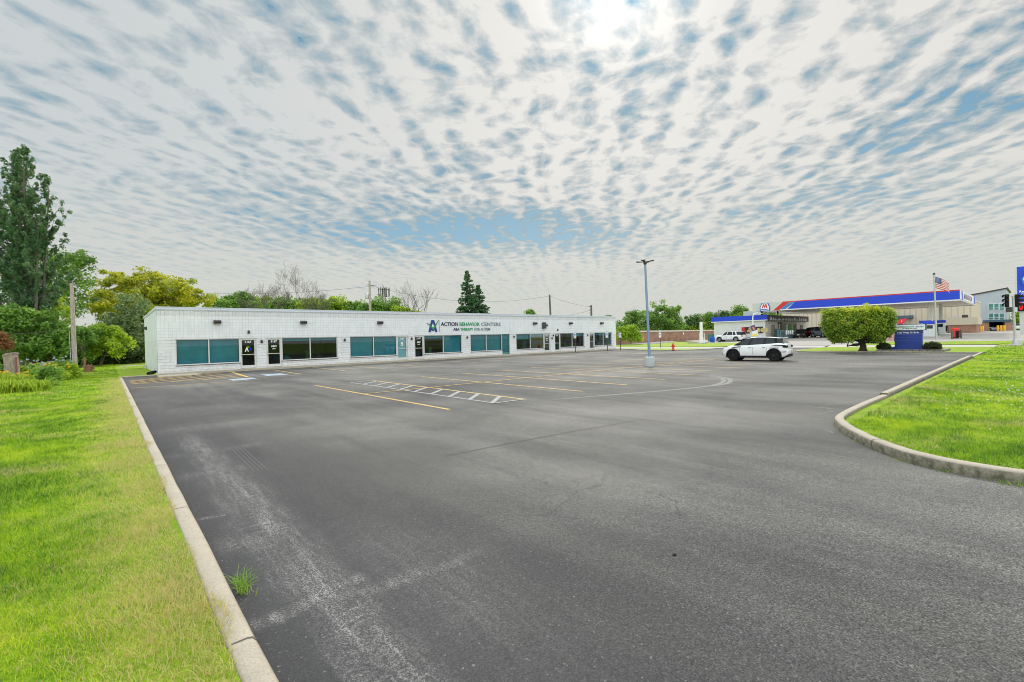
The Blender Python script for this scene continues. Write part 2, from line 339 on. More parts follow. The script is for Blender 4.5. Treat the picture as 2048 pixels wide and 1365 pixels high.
def block_mat(name, c, bw, bh, offset, rough_face, mortar=.010, darken=.62):
    m_, t = new_mat(name); p = t.node('ShaderNodeTexCoord').outputs['Object']; x, y, z = t.sep(p)
    v = t.comb(t.math('ADD', x, y), z, 0.0)
    br = t.node('ShaderNodeTexBrick', {'Vector': v, 'Color1': (1, 1, 1), 'Color2': (.93, .94, .95), 'Mortar': (darken, darken, darken*1.03), 'Scale': 1.0, 'Mortar Size': mortar, 'Mortar Smooth': .3, 'Brick Width': bw, 'Row Height': bh}, offset=offset)
    n = t.noise(p, .9, 5, .6)
    cc = t.mix(1.0, br.outputs['Color'], t.mix(t.mapr(n, .35, .7, 0, 1), c, tuple(q*.93 for q in c)), 'MULTIPLY')
    drip = t.noise(t.vmath('MULTIPLY', p, (3, 3, .35)), 1.6, 5, .65)
    cc = t.mix(t.mapr(drip, .50, .74, 0, .38), cc, (.50, .52, .52))
    dirt = t.math('MULTIPLY', t.mapr(z, .0, .65, .55, 0), t.mapr(t.noise(p, 5, 4, .6), .35, .7, 0, 1))
    cc = t.mix(dirt, cc, (.36, .34, .30))
    b = t.node('ShaderNodeBsdfPrincipled', {'Base Color': cc, 'Roughness': .62})
    hgt = t.math('ADD', t.math('MULTIPLY', t.math('SUBTRACT', 1.0, br.outputs['Fac']), .6), t.math('MULTIPLY', t.noise(p, 9 if rough_face else 50, 6, .7), rough_face if rough_face else .12))
    bn = t.node('ShaderNodeBump', {'Height': hgt, 'Strength': .9 if rough_face else .6, 'Distance': .05 if rough_face else .015}); t.l.new(bn.outputs[0], b.inputs['Normal'])
    finish(t, b.outputs[0]); return m_
def brick_mat(name, c1, c2, mort, bw=.24, bh=.08):
    m_, t = new_mat(name); p = t.node('ShaderNodeTexCoord').outputs['Object']; x, y, z = t.sep(p)
    br = t.node('ShaderNodeTexBrick', {'Vector': t.comb(t.math('ADD', x, y), z, 0.0), 'Color1': c1, 'Color2': c2, 'Mortar': mort, 'Scale': 1.0, 'Mortar Size': .012, 'Brick Width': bw, 'Row Height': bh, 'Bias': 0.0})
    cc = t.mix(1.0, br.outputs['Color'], t.ramp(t.noise(p, .7, 6, .7), [(.3, .6), (.5, 1.0), (.72, 1.35)]), 'MULTIPLY')
    b = t.node('ShaderNodeBsdfPrincipled', {'Base Color': cc, 'Roughness': .85}); finish(t, b.outputs[0]); return m_
def glass_mat(name, tint, ior=1.7, rough=.02):
    m_, t = new_mat(name)
    fr = t.node('ShaderNodeFresnel', {'IOR': ior}).outputs[0]
    g = t.node('ShaderNodeBsdfGlossy', {'Roughness': rough, 'Color': (.9, .97, 1)}); tr = t.node('ShaderNodeBsdfTransparent', {'Color': tint})
    finish(t, t.node('ShaderNodeMixShader', {0: t.math('MINIMUM', fr, .12), 1: tr.outputs[0], 2: g.outputs[0]}).outputs[0]); return m_
def car_paint(name, c, flake=0.0):
    m_, t = new_mat(name); p = t.node('ShaderNodeTexCoord').outputs['Object']
    d = t.mapr(t.sep(p)[2], .25, .6, .12, 0)
    cc = t.mix(d, c, (.30, .28, .25))
    b = t.node('ShaderNodeBsdfPrincipled', {'Base Color': cc, 'Roughness': .32, 'Coat Weight': .8, 'Coat Roughness': .04, 'Metallic': flake}); finish(t, b.outputs[0]); return m_
def line_mat(name, c, wear=.5):
    m_, t = new_mat(name); p = t.node('ShaderNodeTexCoord').outputs['Object']
    n = t.noise(p, 7, 6, .75); g = t.noise(p, 70, 3, .7)
    k = t.math('MULTIPLY', t.mapr(n, .42, .64, 0, wear), t.mapr(g, .35, .6, .3, 1))
    cc = t.mix(k, c, (.10, .10, .10))
    finish(t, t.node('ShaderNodeBsdfPrincipled', {'Base Color': cc, 'Roughness': .75}).outputs[0]); return m_
def bark_mat(name, c):
    m_, t = new_mat(name); p = t.node('ShaderNodeTexCoord').outputs['Object']
    n = t.noise(t.vmath('MULTIPLY', p, (1, 1, .22)), 14, 5, .7)
    cc = t.ramp(n, [(.3, tuple(x*.5 for x in c)), (.6, c), (.8, tuple(min(1, x*1.4) for x in c))])
    b = t.node('ShaderNodeBsdfPrincipled', {'Base Color': cc, 'Roughness': .9})
    bn = t.node('ShaderNodeBump', {'Height': n, 'Strength': .8, 'Distance': .03}); t.l.new(bn.outputs[0], b.inputs['Normal'])
    finish(t, b.outputs[0]); return m_

M_asph = asphalt_mat(); M_lawn = lawn_mat('lawn_soil', .85); M_farlawn = lawn_mat('verge_turf', .85); M_blade = blade_mat()
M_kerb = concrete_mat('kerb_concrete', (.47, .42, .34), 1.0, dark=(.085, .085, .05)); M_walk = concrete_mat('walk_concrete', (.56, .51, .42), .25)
M_side = concrete_mat('sidewalk_concrete', (.52, .50, .47), .1); M_pad = concrete_mat('forecourt_concrete', (.40, .38, .35), .1)
M_road = plain('street_asphalt', (.22, .22, .22), .85, var=.2, scale=.4)
M_blk_grid = block_mat('scored_block', (.79, .83, .88), .203, .203, 0.0, 0, .0080, .74)
M_blk_rough = block_mat('splitface_block', (.80, .83, .87), .406, .203, .5, 1.6, .006, .93)
M_flute = block_mat('fluted_block', (.70, .73, .77), .203, .60, 0.0, .9, .006, .8)
M_coping = plain('coping_metal', (.60, .65, .76), .45, var=.05)
M_alum = plain('aluminium_frame', (.62, .63, .63), .4, .3, var=.06)
M_white = plain('white_paint', (.80, .81, .82), .5, var=.05)
M_glass = glass_mat('window_glass', (.62, .80, .80), 1.45)
M_glassd = glass_mat('door_glass', (.45, .52, .55), 1.4)
M_blind = plain('teal_blind', (.045, .21, .27), .8, var=.18, scale=1.4)
M_blind2 = plain('pale_blind', (.36, .52, .60), .8, var=.1, scale=2)
M_dark = plain('dark_interior', (.022, .020, .026), .9, var=.5, scale=1.5)
M_black = plain('black_plastic', (.012, .012, .013), .75, spec=.2)
M_bronze = plain('bronze_housing', (.045, .04, .04), .45)
M_rubber = plain('tyre_rubber', (.012, .012, .013), .9, spec=.15)
M_steel = plain('galvanised_steel', (.46, .48, .50), .45, .55, var=.12, scale=9)
M_bluepole = plain('pole_bluish_grey', (.20, .29, .42), .45, .3, var=.1)
M_navy = plain('navy_letters', (.012, .03, .22), .5); M_green = plain('green_letters', (.01, .28, .09), .5)
M_greyl = plain('grey_letters', (.20, .27, .32), .5); M_darkl = plain('dark_navy_letters', (.012, .018, .06), .5)
M_royal = plain('royal_blue_panel', (.006, .05, .62), .4, var=.06, scale=1); M_sblue = plain('sign_blue', (.012, .045, .30), .5, var=.1)
M_red = plain('signal_red', (.62, .02, .02), .45, var=.08); M_skyb = plain('light_blue_panel', (.03, .22, .55), .4)
M_fascia = plain('fascia_grey', (.55, .58, .57), .4, var=.04)
M_yel = line_mat('yellow_marking', (.66, .45, .13), .85); M_org = line_mat('orange_marking', (.82, .50, .07), .35)
M_wht = line_mat('white_marking', (.40, .41, .42), .85); M_bwm = line_mat('blue_white_marking', (.38, .48, .58), .9)
M_scuff = line_mat('tyre_scuff', (.20, .20, .19), .95); M_scuff2 = line_mat('tyre_print', (.10, .10, .10), .97)
M_wood = bark_mat('weathered_wood', (.36, .30, .25)); M_pole = bark_mat('pole_wood', (.46, .41, .37)); M_dpole = bark_mat('dark_pole_wood', (.14, .13, .12))
M_bark = bark_mat('bark', (.15, .12, .09)); M_dbark = bark_mat('dark_bark', (.06, .045, .035)); M_gbark = bark_mat('grey_bark', (.17, .15, .14))
M_wire = plain('cable', (.05, .05, .05), .6)
M_brick = brick_mat('red_brick', (.30, .13, .085), (.38, .18, .11), (.34, .26, .21))
M_brickcap = plain('stone_cap', (.66, .62, .56), .7)
M_hyd = plain('hydrant_red', (.75, .05, .02), .4)
L_pop = leafmat('poplar_leaf', (.022, .075, .035), (.065, .17, .075), (.22, .36, .19), .3)
L_green = leafmat('green_leaf', (0.061, 0.151, 0.030), (0.151, 0.313, 0.051), (0.344, 0.547, 0.081))
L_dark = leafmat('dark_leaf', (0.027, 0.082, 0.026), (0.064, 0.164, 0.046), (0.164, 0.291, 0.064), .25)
L_yel = leafmat('yellow_leaf', (.19, .26, .02), (.43, .46, .03), (.80, .70, .04), .4, .5)
L_grey = leafmat('grey_green_leaf', (.09, .15, .07), (.19, .28, .12), (.34, .45, .20), .25)
L_lime = leafmat('lime_leaf', (0.152, 0.270, 0.021), (0.321, 0.490, 0.030), (0.608, 0.710, 0.051), .4)
L_shade = leafmat('shade_leaf', (.008, .022, .008), (.018, .048, .014), (.045, .09, .025), .2)  # shade under the tree crowns, put into the hedge's leaf colour
L_spr = leafmat('spruce_needle', (0.017, 0.063, 0.030), (0.053, 0.147, 0.063), (0.147, 0.273, 0.105), .15)
L_hedge = leafmat('topiary_leaf', (0.083, 0.166, 0.025), (0.261, 0.403, 0.034), (0.756, 0.756, 0.048), .3, 1.1)
L_yew = leafmat('yew_leaf', (.012, .022, .008), (.03, .045, .012), (.06, .08, .02), .15)
L_red = leafmat('red_leaf', (.10, .04, .02), (.24, .09, .04), (.34, .17, .07), .3)
M_weed = leafmat('weed_leaf', (.12, .26, .03), (.22, .42, .05), (.40, .52, .12), .4)
L_fl_y = leafmat('yellow_petal', (.75, .45, .03), (.80, .55, .04), (.85, .62, .10), .3)
L_fl_p = leafmat('lilac_petal', (.45, .42, .62), (.55, .52, .70), (.75, .70, .80), .3)

# ------------------------------------------------------------------ numpy meshes
def np_mesh(name, V, quads, rnd, mat, parent=None, loc=None, tri=False, off=None):
    k = 3 if tri else 4; me = bpy.data.meshes.new(name); n = len(quads)
    if parent is not None: off = root_loc(parent)
    elif loc is not None: off = Vector(loc)
    V = V-np.array(off[:]) if off is not None else V
    me.vertices.add(len(V)); me.vertices.foreach_set('co', V.astype(np.float32).ravel())
    me.loops.add(n*k); me.loops.foreach_set('vertex_index', quads.astype(np.int32).ravel())
    me.polygons.add(n); me.polygons.foreach_set('loop_start', np.arange(0, n*k, k, dtype=np.int32))
    try: me.polygons.foreach_set('loop_total', np.full(n, k, dtype=np.int32))
    except Exception: pass
    at = me.attributes.new('rnd', 'FLOAT', 'POINT'); at.data.foreach_set('value', rnd.astype(np.float32))
    me.materials.append(mat); me.update(calc_edges=True)
    o = bpy.data.objects.new(name, me); col.objects.link(o)
    if parent is not None: o.parent = parent
    elif loc is not None: o.location = loc
    return o
def leaves(centres, rads, n_per, size, squash=.8, seed=0, stretch=1.5, up=.35):
    """leaf-sized rhombi scattered round clump centres -> (V, quads, rnd)"""
    g = np.random.default_rng(seed); C_ = np.repeat(centres, n_per, axis=0); Rr = np.repeat(rads, n_per)
    cl = np.repeat(g.random(len(centres)), n_per)
    N = len(C_); d = g.normal(size=(N, 3)); d /= np.linalg.norm(d, axis=1)[:, None]
    r = Rr*g.random(N)**.45; d2 = d.copy(); d2[:, 2] *= squash; p = C_+d2*r[:, None]
    nr = d*.7+g.normal(size=(N, 3))*.6+np.array([0, 0, up]); nr /= np.linalg.norm(nr, axis=1)[:, None]
    a = np.cross(nr, g.normal(size=(N, 3))); a /= np.linalg.norm(a, axis=1)[:, None]; b = np.cross(nr, a)
    s = size*(.6+.8*g.random(N))[:, None]
    V = np.stack([p-a*s*stretch*.5, p-b*s*.42+nr*s*.12, p+a*s*stretch*.5, p+b*s*.42+nr*s*.12], 1).reshape(-1, 3)
    Q = np.arange(N*4).reshape(-1, 4); rnd = np.repeat(np.clip(.55*g.random(N)+.45*cl, 0, 1), 4)
    return V, Q, rnd
def limb_path(a, b, bend, g):
    a, b = np.array(a, float), np.array(b, float); m_ = (a+b)/2+g.normal(size=3)*bend; m_[2] += bend*.6
    return [tuple(a), tuple((a+m_)/2+g.normal(size=3)*bend*.15), tuple(m_), tuple(b)]
def tree(name, base, lobes, label, cat='tree', leaf=L_green, bark=M_bark, n_cl=110, n_per=60, size=.22, cl_r=.75, trunk_r=.22,
         trunk_h=None, seed=1, group=None, lean=(0, 0), stems=1, limbs=14, shell=.55, squash=.8):
    """lobes: (dx, dy, z, rx, ry, rz) ellipsoids about the base"""
    base = Vector(base); g = np.random.default_rng(seed); t = thing(name, base, label, cat, group)
    L = np.array(lobes, float); vol = L[:, 3]*L[:, 4]*L[:, 5]; vol = vol**.8; vol /= vol.sum()
    which = g.choice(len(L), n_cl, p=vol); d = g.normal(size=(n_cl, 3)); d /= np.linalg.norm(d, axis=1)[:, None]
    rr = shell+(1-shell)*g.random(n_cl); rr = np.where(g.random(n_cl) < .25, rr*.6, rr)
    c = L[which, :3]+d*L[which, 3:]*rr[:, None]+np.array(base[:])
    c[:, 2] = np.maximum(c[:, 2], base.z+.25)
    rad = cl_r*(.55+.8*g.random(n_cl))
    V, Q, rn = leaves(c, rad, n_per, size, squash, seed+5)
    np_mesh('crown', V, Q, rn, leaf, t)
    zt = trunk_h or (L[:, 2].mean()); tb = MB()
    for s in range(stems):
        o = g.normal(size=2)*(.25 if stems > 1 else 0)
        p0 = (base.x+o[0], base.y+o[1], base.z-.1); p2 = (base.x+lean[0]+o[0]*4, base.y+lean[1]+o[1]*4, base.z+zt)
        pm = ((p0[0]+p2[0])/2+g.normal()*.1, (p0[1]+p2[1])/2+g.normal()*.1, base.z+zt*.5)
        r_ = trunk_r/(stems**.5); tb.tube([p0, (p0[0], p0[1], base.z+.25), pm, p2], [r_*1.35, r_, r_*.75, r_*.4], 8)
        idx = g.choice(n_cl, min(limbs, n_cl), replace=False)
        for i in idx:
            f = .35+.6*g.random(); st = tuple(np.array(pm)*(1-f)+np.array(p2)*f)
            tb.tube(limb_path(st, c[i], .18*np.linalg.norm(c[i]-np.array(st))*.5, g), [r_*.38, r_*.28, r_*.18, r_*.06], 5, False)
    tb.build('trunk', bark, t)
    return t
def bare_tree(name, base, h, label, seed=3, spread=.5, mat=M_gbark, r0=.2, depth=5, group=None, stems=1, up=.25):
    g = np.random.default_rng(seed); base = Vector(base); t = thing(name, base, label, 'tree', group); tr = MB(); tw = MB()
    def grow(p, d, ln, r, k):
        n = 3; pts = [p]; rs = [r]; q = Vector(p); dd = Vector(d)
        for i in range(n):
            dd = (dd+Vector(g.normal(size=3)*.14)+Vector((0, 0, .05))).normalized(); q = q+dd*(ln/n); pts.append(q.copy()); rs.append(r*(1-.45*(i+1)/n))
        (tr if k >= depth-1 else tw).tube(pts, rs, 6 if k > 2 else 3, False)
        if k == 0: return
        for i in range(3 if k > 1 else 4):
            a = Vector(g.normal(size=3)); a = (a-dd*a.dot(dd)).normalized()
            nd = (dd*(1-spread*.5)+a*spread*(.7+.5*g.random())+Vector((0, 0, up))).normalized()
            grow(pts[-1] if i < 2 else pts[2], nd, ln*(.62+.22*g.random()), max(rs[-1]*.72, .012), k-1)
    for s in range(stems):
        d = Vector((g.normal()*.12*stems, g.normal()*.12*stems, 1)).normalized(); grow(base+Vector((g.normal()*.2*(stems-1), g.normal()*.2*(stems-1), -.1)), d, h*.32, r0, depth)
    tr.build('trunk', mat, t); tw.build('twigs', mat, t); return t

# ------------------------------------------------------------------ terrain
def sst(x, a, b):
    t = min(1, max(0, (x-a)/(b-a))); return t*t*(3-2*t)
def gz(x, y):
    """the forecourt beyond the street edge lies a little higher than the lot"""
    return .78*sst(x, 68, 90)*(1-.65*sst(y, 20, 44))
def sheet(name, poly, z, mat, parent=None, follow=False, step=4.0, kind='structure'):
    bm = bmesh.new()
    f = bm.faces.new([bm.verts.new((p[0], p[1], 0)) for p in poly])
    bmesh.ops.triangulate(bm, faces=[f])
    if follow:
        xs = [p[0] for p in poly]; ys = [p[1] for p in poly]
        for ax, lo, hi in ((0, min(xs), max(xs)), (1, min(ys), max(ys))):
            k = math.ceil(lo/step)*step
            while k < hi:
                if -20 < k < 130:
                    co = (k, 0, 0) if ax == 0 else (0, k, 0); no = (1, 0, 0) if ax == 0 else (0, 1, 0)
                    bmesh.ops.bisect_plane(bm, geom=bm.verts[:]+bm.edges[:]+bm.faces[:], plane_co=co, plane_no=no)
                k += step
    for v in bm.verts: v.co.z = z+(gz(v.co.x, v.co.y) if follow else 0)
    for fa in bm.faces:
        fa.normal_update()
        if fa.normal.z < 0: fa.normal_flip()
    me = bpy.data.meshes.new(name); bm.to_mesh(me); bm.free(); me.materials.append(mat)
    o = bpy.data.objects.new(name, me); col.objects.link(o)
    if parent: o.parent = parent
    elif kind: o['kind'] = kind
    return o
def smooth_path(pts, n=6):
    P_ = [Vector((*p[:2], 0)) for p in pts]; out = []
    for i in range(len(P_)-1):
        a, b, c, d = P_[max(i-1, 0)], P_[i], P_[i+1], P_[min(i+2, len(P_)-1)]
        for k in range(n):
            t = k/n; out.append(.5*((2*b)+(c-a)*t+(2*a-5*b+4*c-d)*t*t+(3*b-a-3*c+d)*t**3))
    out.append(P_[-1]); return out
def kerb(name, pts, wid, z0, z1, mat=M_kerb, jitter=.006, step=None, side=1):
    """kerb with a rounded face edge; its pavement edge follows pts"""
    P_ = [Vector((*p[:2], 0)) for p in pts]
    Q = []
    for a, b in zip(P_[:-1], P_[1:]):
        n = max(1, int((b-a).length/.6))
        for k in range(n): Q.append(a.lerp(b, k/n))
    Q.append(P_[-1]); g = random.Random(len(name)+len(pts)); prof = [(0, z0), (.012, z1-.03), (.035, z1-.006), (.06, z1), (wid-.02, z1), (wid, z1-.015), (wid+.004, z0)]
    vs = []; fs = []; m_ = len(prof)
    for i, p in enumerate(Q):
        t = (Q[min(i+1, len(Q)-1)]-Q[max(i-1, 0)]).normalized(); n = Vector((-t.y, t.x, 0))*side; j = g.uniform(-jitter, jitter)
        for a, z in prof: q = p+n*(a+j); vs.append((q.x, q.y, z+gz(q.x, q.y)+j*.4))
    for i in range(len(Q)-1):
        for k in range(m_-1): fs.append((i*m_+k, i*m_+k+1, (i+1)*m_+k+1, (i+1)*m_+k))
    mb = MB().add(vs, fs, True); mb.add(vs[:m_], [tuple(range(m_))]); mb.add(vs[-m_:], [tuple(range(m_))])
    ko = tag(mb.build(name, mat), kind='structure')
    jm = MB(); acc = 0.0; nxt = 2.2
    for i in range(len(Q)-1):
        acc += (Q[i+1]-Q[i]).length
        if acc > nxt:
            nxt += g.uniform(2.6, 3.4); t = (Q[i+1]-Q[i]).normalized(); n = Vector((-t.y, t.x, 0))*side; w_ = g.uniform(.006, .010); b_ = Q[i+1]; zo = gz(b_.x, b_.y)
            pr = [(a-.003 if k < 3 else a+(.003 if k > 4 else 0), z+(.0025 if z > z0 else 0)) for k, (a, z) in enumerate(prof)]
            vs2 = [((b_+n*a+t*s*w_).x, (b_+n*a+t*s*w_).y, z+zo) for s in (-1, 1) for a, z in pr]; k_ = len(pr)
            jm.add(vs2, [(q, q+1, k_+q+1, k_+q) for q in range(k_-1)])
    if jm.v: jm.build('joint', plain('kerb_joint', (.10, .09, .075), .9), ko)
    return ko

sheet('ground', [(-900, -900), (1500, -900), (1500, 1500), (-900, 1500)], -.16, M_farlawn, follow=True, step=5.0)
nose = [tuple(p[:2]) for p in smooth_path([(7.95, -9), (7.96, -1.5), (7.98, .11), (8.18, 1.0), (8.75, 1.60), (9.55, 2.13), (10.31, 2.50), (11.15, 2.72), (13.2, 2.76), (15.2, 2.72)], 5)]
lot_poly = [(.64, -12), (7.95, -12)]+nose+[(44.4, 2.55), (45.7, 2.62), (46.05, 6), (46.05, 12.9), (46.6, 13.9), (48, 14.6), (59.0, 15.0), (59.0, 25.3), (53.45, 25.3), (53.45, 37.0), (.64, 37.0)]
lot = sheet('parking_lot', lot_poly, 0, M_asph)
sheet('driveway_apron', [(59, 15.4), (61.5, 16), (66.6, 16.8), (70, 17.5), (70, 26.5), (59, 25.0)], .006, M_side, follow=True, step=3)
# lawns: their level is the kerb's
LZ = .085
sheet('left_lawn', [(-120, -30), (.50, -30), (.50, 36.62), (2.45, 36.62), (2.45, 51), (70, 51), (70, 140), (-120, 140)], LZ, M_lawn)
nose_in = [(p[0]+.16, p[1]-.02) if p[1] < 0.6 else (p[0]+.12, p[1]-.16) if p[0] < 9.6 else (p[0]+.02, p[1]-.17) for p in nose]
sheet('right_lawn', [(8.1, -40)]+nose_in+[(44.6, 2.33), (46.05, 2.33), (58.2, 2.33), (58.2, -40)], LZ, M_lawn)
sheet('grass_strip', [(45.92, 2.35), (58.2, 2.35), (58.2, 15.0), (47.9, 14.63), (46.4, 13.92), (45.92, 12.9)], LZ, M_farlawn)
sheet('grass_island', [(47.92, 27.65), (48.72, 26.3), (50.95, 25.57), (53.4, 25.2), (53.4, 37.2), (52.25, 37.2), (50.32, 33.85), (48.42, 30.95)], .07, M_farlawn)
sheet('sidewalk', [(58.2, -60), (66.0, -60), (66.0, 16.5), (58.2, 15.0)], .045, M_side, follow=True)
sheet('sidewalk_beyond', [(53.4, 25.4), (59.6, 25.4), (59.6, 130), (53.4, 130)], .045, M_side, follow=True)
sheet('verge', [(59.6, 26.7), (70.5, 27), (74, 30), (81, 42.5), (90, 56), (110, 70), (110, 140), (59.6, 140)], .10, M_farlawn, follow=True)
sheet('forecourt_verge', [(66.0, -60), (74.5, -60), (74.5, 12.5), (73, 14.6), (70.6, 15.6), (66.0, 14.6)], .09, M_farlawn, follow=True)
sheet('forecourt', [(66.0, -60), (160, -60), (160, 60), (112, 60), (90, 48), (81, 38.5), (74, 29.5), (66, 26.8), (66.0, 14.4)], .03, M_pad, follow=True)
sheet('back_road', [(75, 46), (84, 46.5), (125, 76), (160, 100), (160, 110), (70, 56)], .125, M_road, follow=True)
# kerbs
kerb('kerb', [(.655, -12), (.655, 36.45)], .165, -.02, .10, side=1)
kerb('kerb', [(.66, 36.45), (2.45, 36.5)], .15, -.02, .10, side=1)
kerb('kerb', [tuple(p) for p in nose], .165, -.02, .155, side=-1)
kerb('kerb', [(15.45, 2.78), (30, 2.74), (38.2, 2.70)], .18, -.02, .175, side=-1)
kerb('kerb', [(38.4, 2.62), (45.7, 2.60)], .18, -.02, .12, side=-1)
kerb('kerb', [(45.78, 2.6), (45.78, 12.9), (46.3, 14.0), (47.9, 14.75), (58.2, 15.13)], .15, -.02, .10, side=-1)
kerb('kerb', [tuple(p[:2]) for p in smooth_path([(53.2, 25.1), (50.9, 25.45), (48.6, 26.2), (47.8, 27.6), (48.3, 31), (50.2, 33.9), (52.0, 36.6)], 4)], .15, -.02, .09, side=-1)
kerb('kerb', [(66.0, 14.5), (70.5, 15.7), (72.9, 14.8), (74.4, 12.6)], .2, .0, .15, M_side, side=-1)
# walk along the shop front
wk = MB(); wk.box(2.30, 36.72, -.02, 52.0, 37.6, .135); wk.box(2.30, 34.9, -.02, 4.35, 36.72, .045)
wk.add([(4.35, 34.9, .045), (4.75, 36.0, .0), (4.35, 36.72, .045), (4.35, 34.9, -.02), (4.75, 36.0, -.02), (4.35, 36.72, -.02)], [(0, 1, 2), (0, 3, 4, 1), (1, 4, 5, 2)])
tag(wk.build('front_walk', M_walk), kind='structure')

# painted markings, each a part of the lot
def stripe(a, b, wid, mat, z=.004, name='painted_line'):
    a, b = Vector((a[0], a[1], 0)), Vector((b[0], b[1], 0)); t = (b-a).normalized(); n = Vector((-t.y, t.x, 0))*wid/2
    q = [a-n, b-n, b+n, a+n]
    return MB().add([(v.x, v.y, z) for v in q], [(0, 1, 2, 3)]).build(name, mat, lot)
for i, x in enumerate((6.80, 9.45, 12.05, 14.62, 17.25, 19.8, 22.4, 25.0, 27.6, 30.25, 32.9)):
    stripe((x, 20.8), (x, 10.15 if i else 10.33), .105, M_yel)
stripe((8.33, 20.75), (8.33, 10.25), .10, M_wht, .008)
stripe((8.28, 10.28), (9.44, 10.2), .10, M_wht, .012)
for k in range(9):
    y0 = 11.0+k*1.12; stripe((8.38, y0-.55), (9.40, y0+.35), .14, M_wht, .0085)
stripe((8.33, 20.72), (9.45, 20.78), .10, M_wht, .012)
stripe((6.86, 15.75), (33.0, 15.05), .105, M_yel, .0125)
for i, x in enumerate([8.85]+[11.65+2.6*k for k in range(14)]):
    stripe((x, 36.1), (x-.15, 29.15), .10, M_yel)
stripe((6.32, 35.9), (5.99, 29.58), .13, M_org)
stripe((.82, 27.1), (6.0, 26.85), .10, M_yel)
for a, b in (((.85, 32.6), (3.0, 34.85)), ((.85, 31.9), (5.45, 36.2)), ((.85, 30.9), (5.6, 35.2)), ((.87, 29.9), (5.9, 33.9)), ((2.3, 29.6), (6.0, 32.4)), ((.87, 29.7), (6.0, 29.5)), ((3.9, 29.65), (6.1, 31.2))):
    stripe(a, b, .11, M_org if b[1] > 30 else M_yel, .0045+.0006*b[1])
MB().add([(4.85, 27.4, .006), (6.02, 27.65, .006), (6.02, 28.95, .006), (4.85, 28.75, .006)], [(0, 1, 2, 3)]).build('accessible_bay_mark', M_bwm, lot)
MB().add([(6.95, 29.5, .006), (8.1, 29.5, .006), (8.1, 31.2, .006), (6.95, 31.2, .006)], [(0, 1, 2, 3)]).build('accessible_bay_mark', M_bwm, lot)
def ribbon(pts, wid, mat, z, name):
    P_ = smooth_path(pts, 8); vs = []; n_ = len(P_)
    for i, p in enumerate(P_):
        t = (P_[min(i+1, n_-1)]-P_[max(i-1, 0)]).normalized(); n = Vector((-t.y, t.x, 0))*wid/2*(1-abs(2*i/(n_-1)-1)**6)
        vs += [(p.x-n.x, p.y-n.y, z), (p.x+n.x, p.y+n.y, z)]
    return MB().add(vs, [(2*i, 2*i+1, 2*i+3, 2*i+2) for i in range(n_-1)]).build(name, mat, lot)
ribbon([G(1395, 750.5), G(1440, 756), G(1446, 764), G(1420, 772), G(1350, 780), G(1240, 789), G(1090, 801)], .17, M_scuff, .003, 'tyre_mark')
ribbon([G(1410, 750), G(1452, 756), G(1461, 762), G(1448, 769), G(1400, 775)], .17, M_scuff, .0035, 'tyre_mark')
M_seam = plain('dark_seam', (.06, .06, .062), .85)
ribbon([G(880, 915), G(980, 895), G(1100, 872), G(1190, 856), G(1285, 840)], .03, M_seam, .003, 'seam')
def prints(pts, n, gap):
    a_, b_ = Vector(pts[0][:2]+(0,)), Vector(pts[1][:2]+(0,)); t_ = (b_-a_).normalized(); nn = Vector((-t_.y, t_.x, 0)); mb = MB()
    for i in range(n):
        o_ = nn*(i-(n-1)/2)*gap; k = 14
        for j in range(k):
            p0 = a_.lerp(b_, j/k)+o_; p1 = a_.lerp(b_, (j+1)/k)+o_; h = nn*.006
            mb.add([(p0.x-h.x, p0.y-h.y, .003), (p1.x-h.x, p1.y-h.y, .003), (p1.x+h.x, p1.y+h.y, .003), (p0.x+h.x, p0.y+h.y, .003)], [(0, 1, 2, 3)])
    return mb.build('tyre_print', M_scuff2, lot)
prints([(1.72, 9.5), (1.66, 7.55)], 4, .055); prints([(3.42, 9.1), (3.36, 7.3)], 4, .055)
for a, b in (((1640, 812), (1705, 808)), ((1635, 816), (1665, 820)), ((1650, 862), (1668, 868)), ((1630, 830), (1690, 822))):
    ribbon([G(*a), G((a[0]+b[0])/2, (a[1]+b[1])/2-2), G(*b)], .035, M_scuff, .003, 'scrape_mark')

# ------------------------------------------------------------------ the long white block building
B0 = Vector((2.44, 37.54, 0)); FY = 37.54; XE = 51.75; YB = 50.5; BH = 4.45
bld = thing('commercial_building', (2.44, 37.54, 0), 'long low white painted block building facing the parking lot with dark shop windows', 'building')
WZ0, WZ1, DZ0 = .58, 2.32, .14
units = [  # (window x0, mullion, x1), kind ; doors x0, x1
 dict(w=(3.40, 5.26, 7.13), d=(7.13, 8.20), k='full', dk='dark'),
 dict(w=(9.90, 11.97, 14.10), d=(8.84, 9.90), k='top', dk='dark'),
 dict(w=(15.12, 17.21, 19.38), d=(19.38, 20.45), k='full', dk='pale'),
 dict(w=(22.14, 24.27, 26.42), d=(21.10, 22.14), k='half', dk='dark'),
 dict(w=(27.46, 29.51, 31.62), d=(31.62, 32.66), k='full', dk='teal'),
 dict(w=(33.65, 35.81, 37.98), d=(37.98, 39.0), k='band', dk='dark'),
 dict(w=(40.72, 42.91, 45.16), d=(39.75, 40.72), k='dark', dk='dark'),
 dict(w=(47.2, 49.07, 50.86), d=(46.2, 47.2), k='band', dk='dark')]
openings = []
for u in units:
    openings.append((u['w'][0], u['w'][2], WZ0, WZ1)); openings.append((u['d'][0], u['d'][1], DZ0, WZ1))
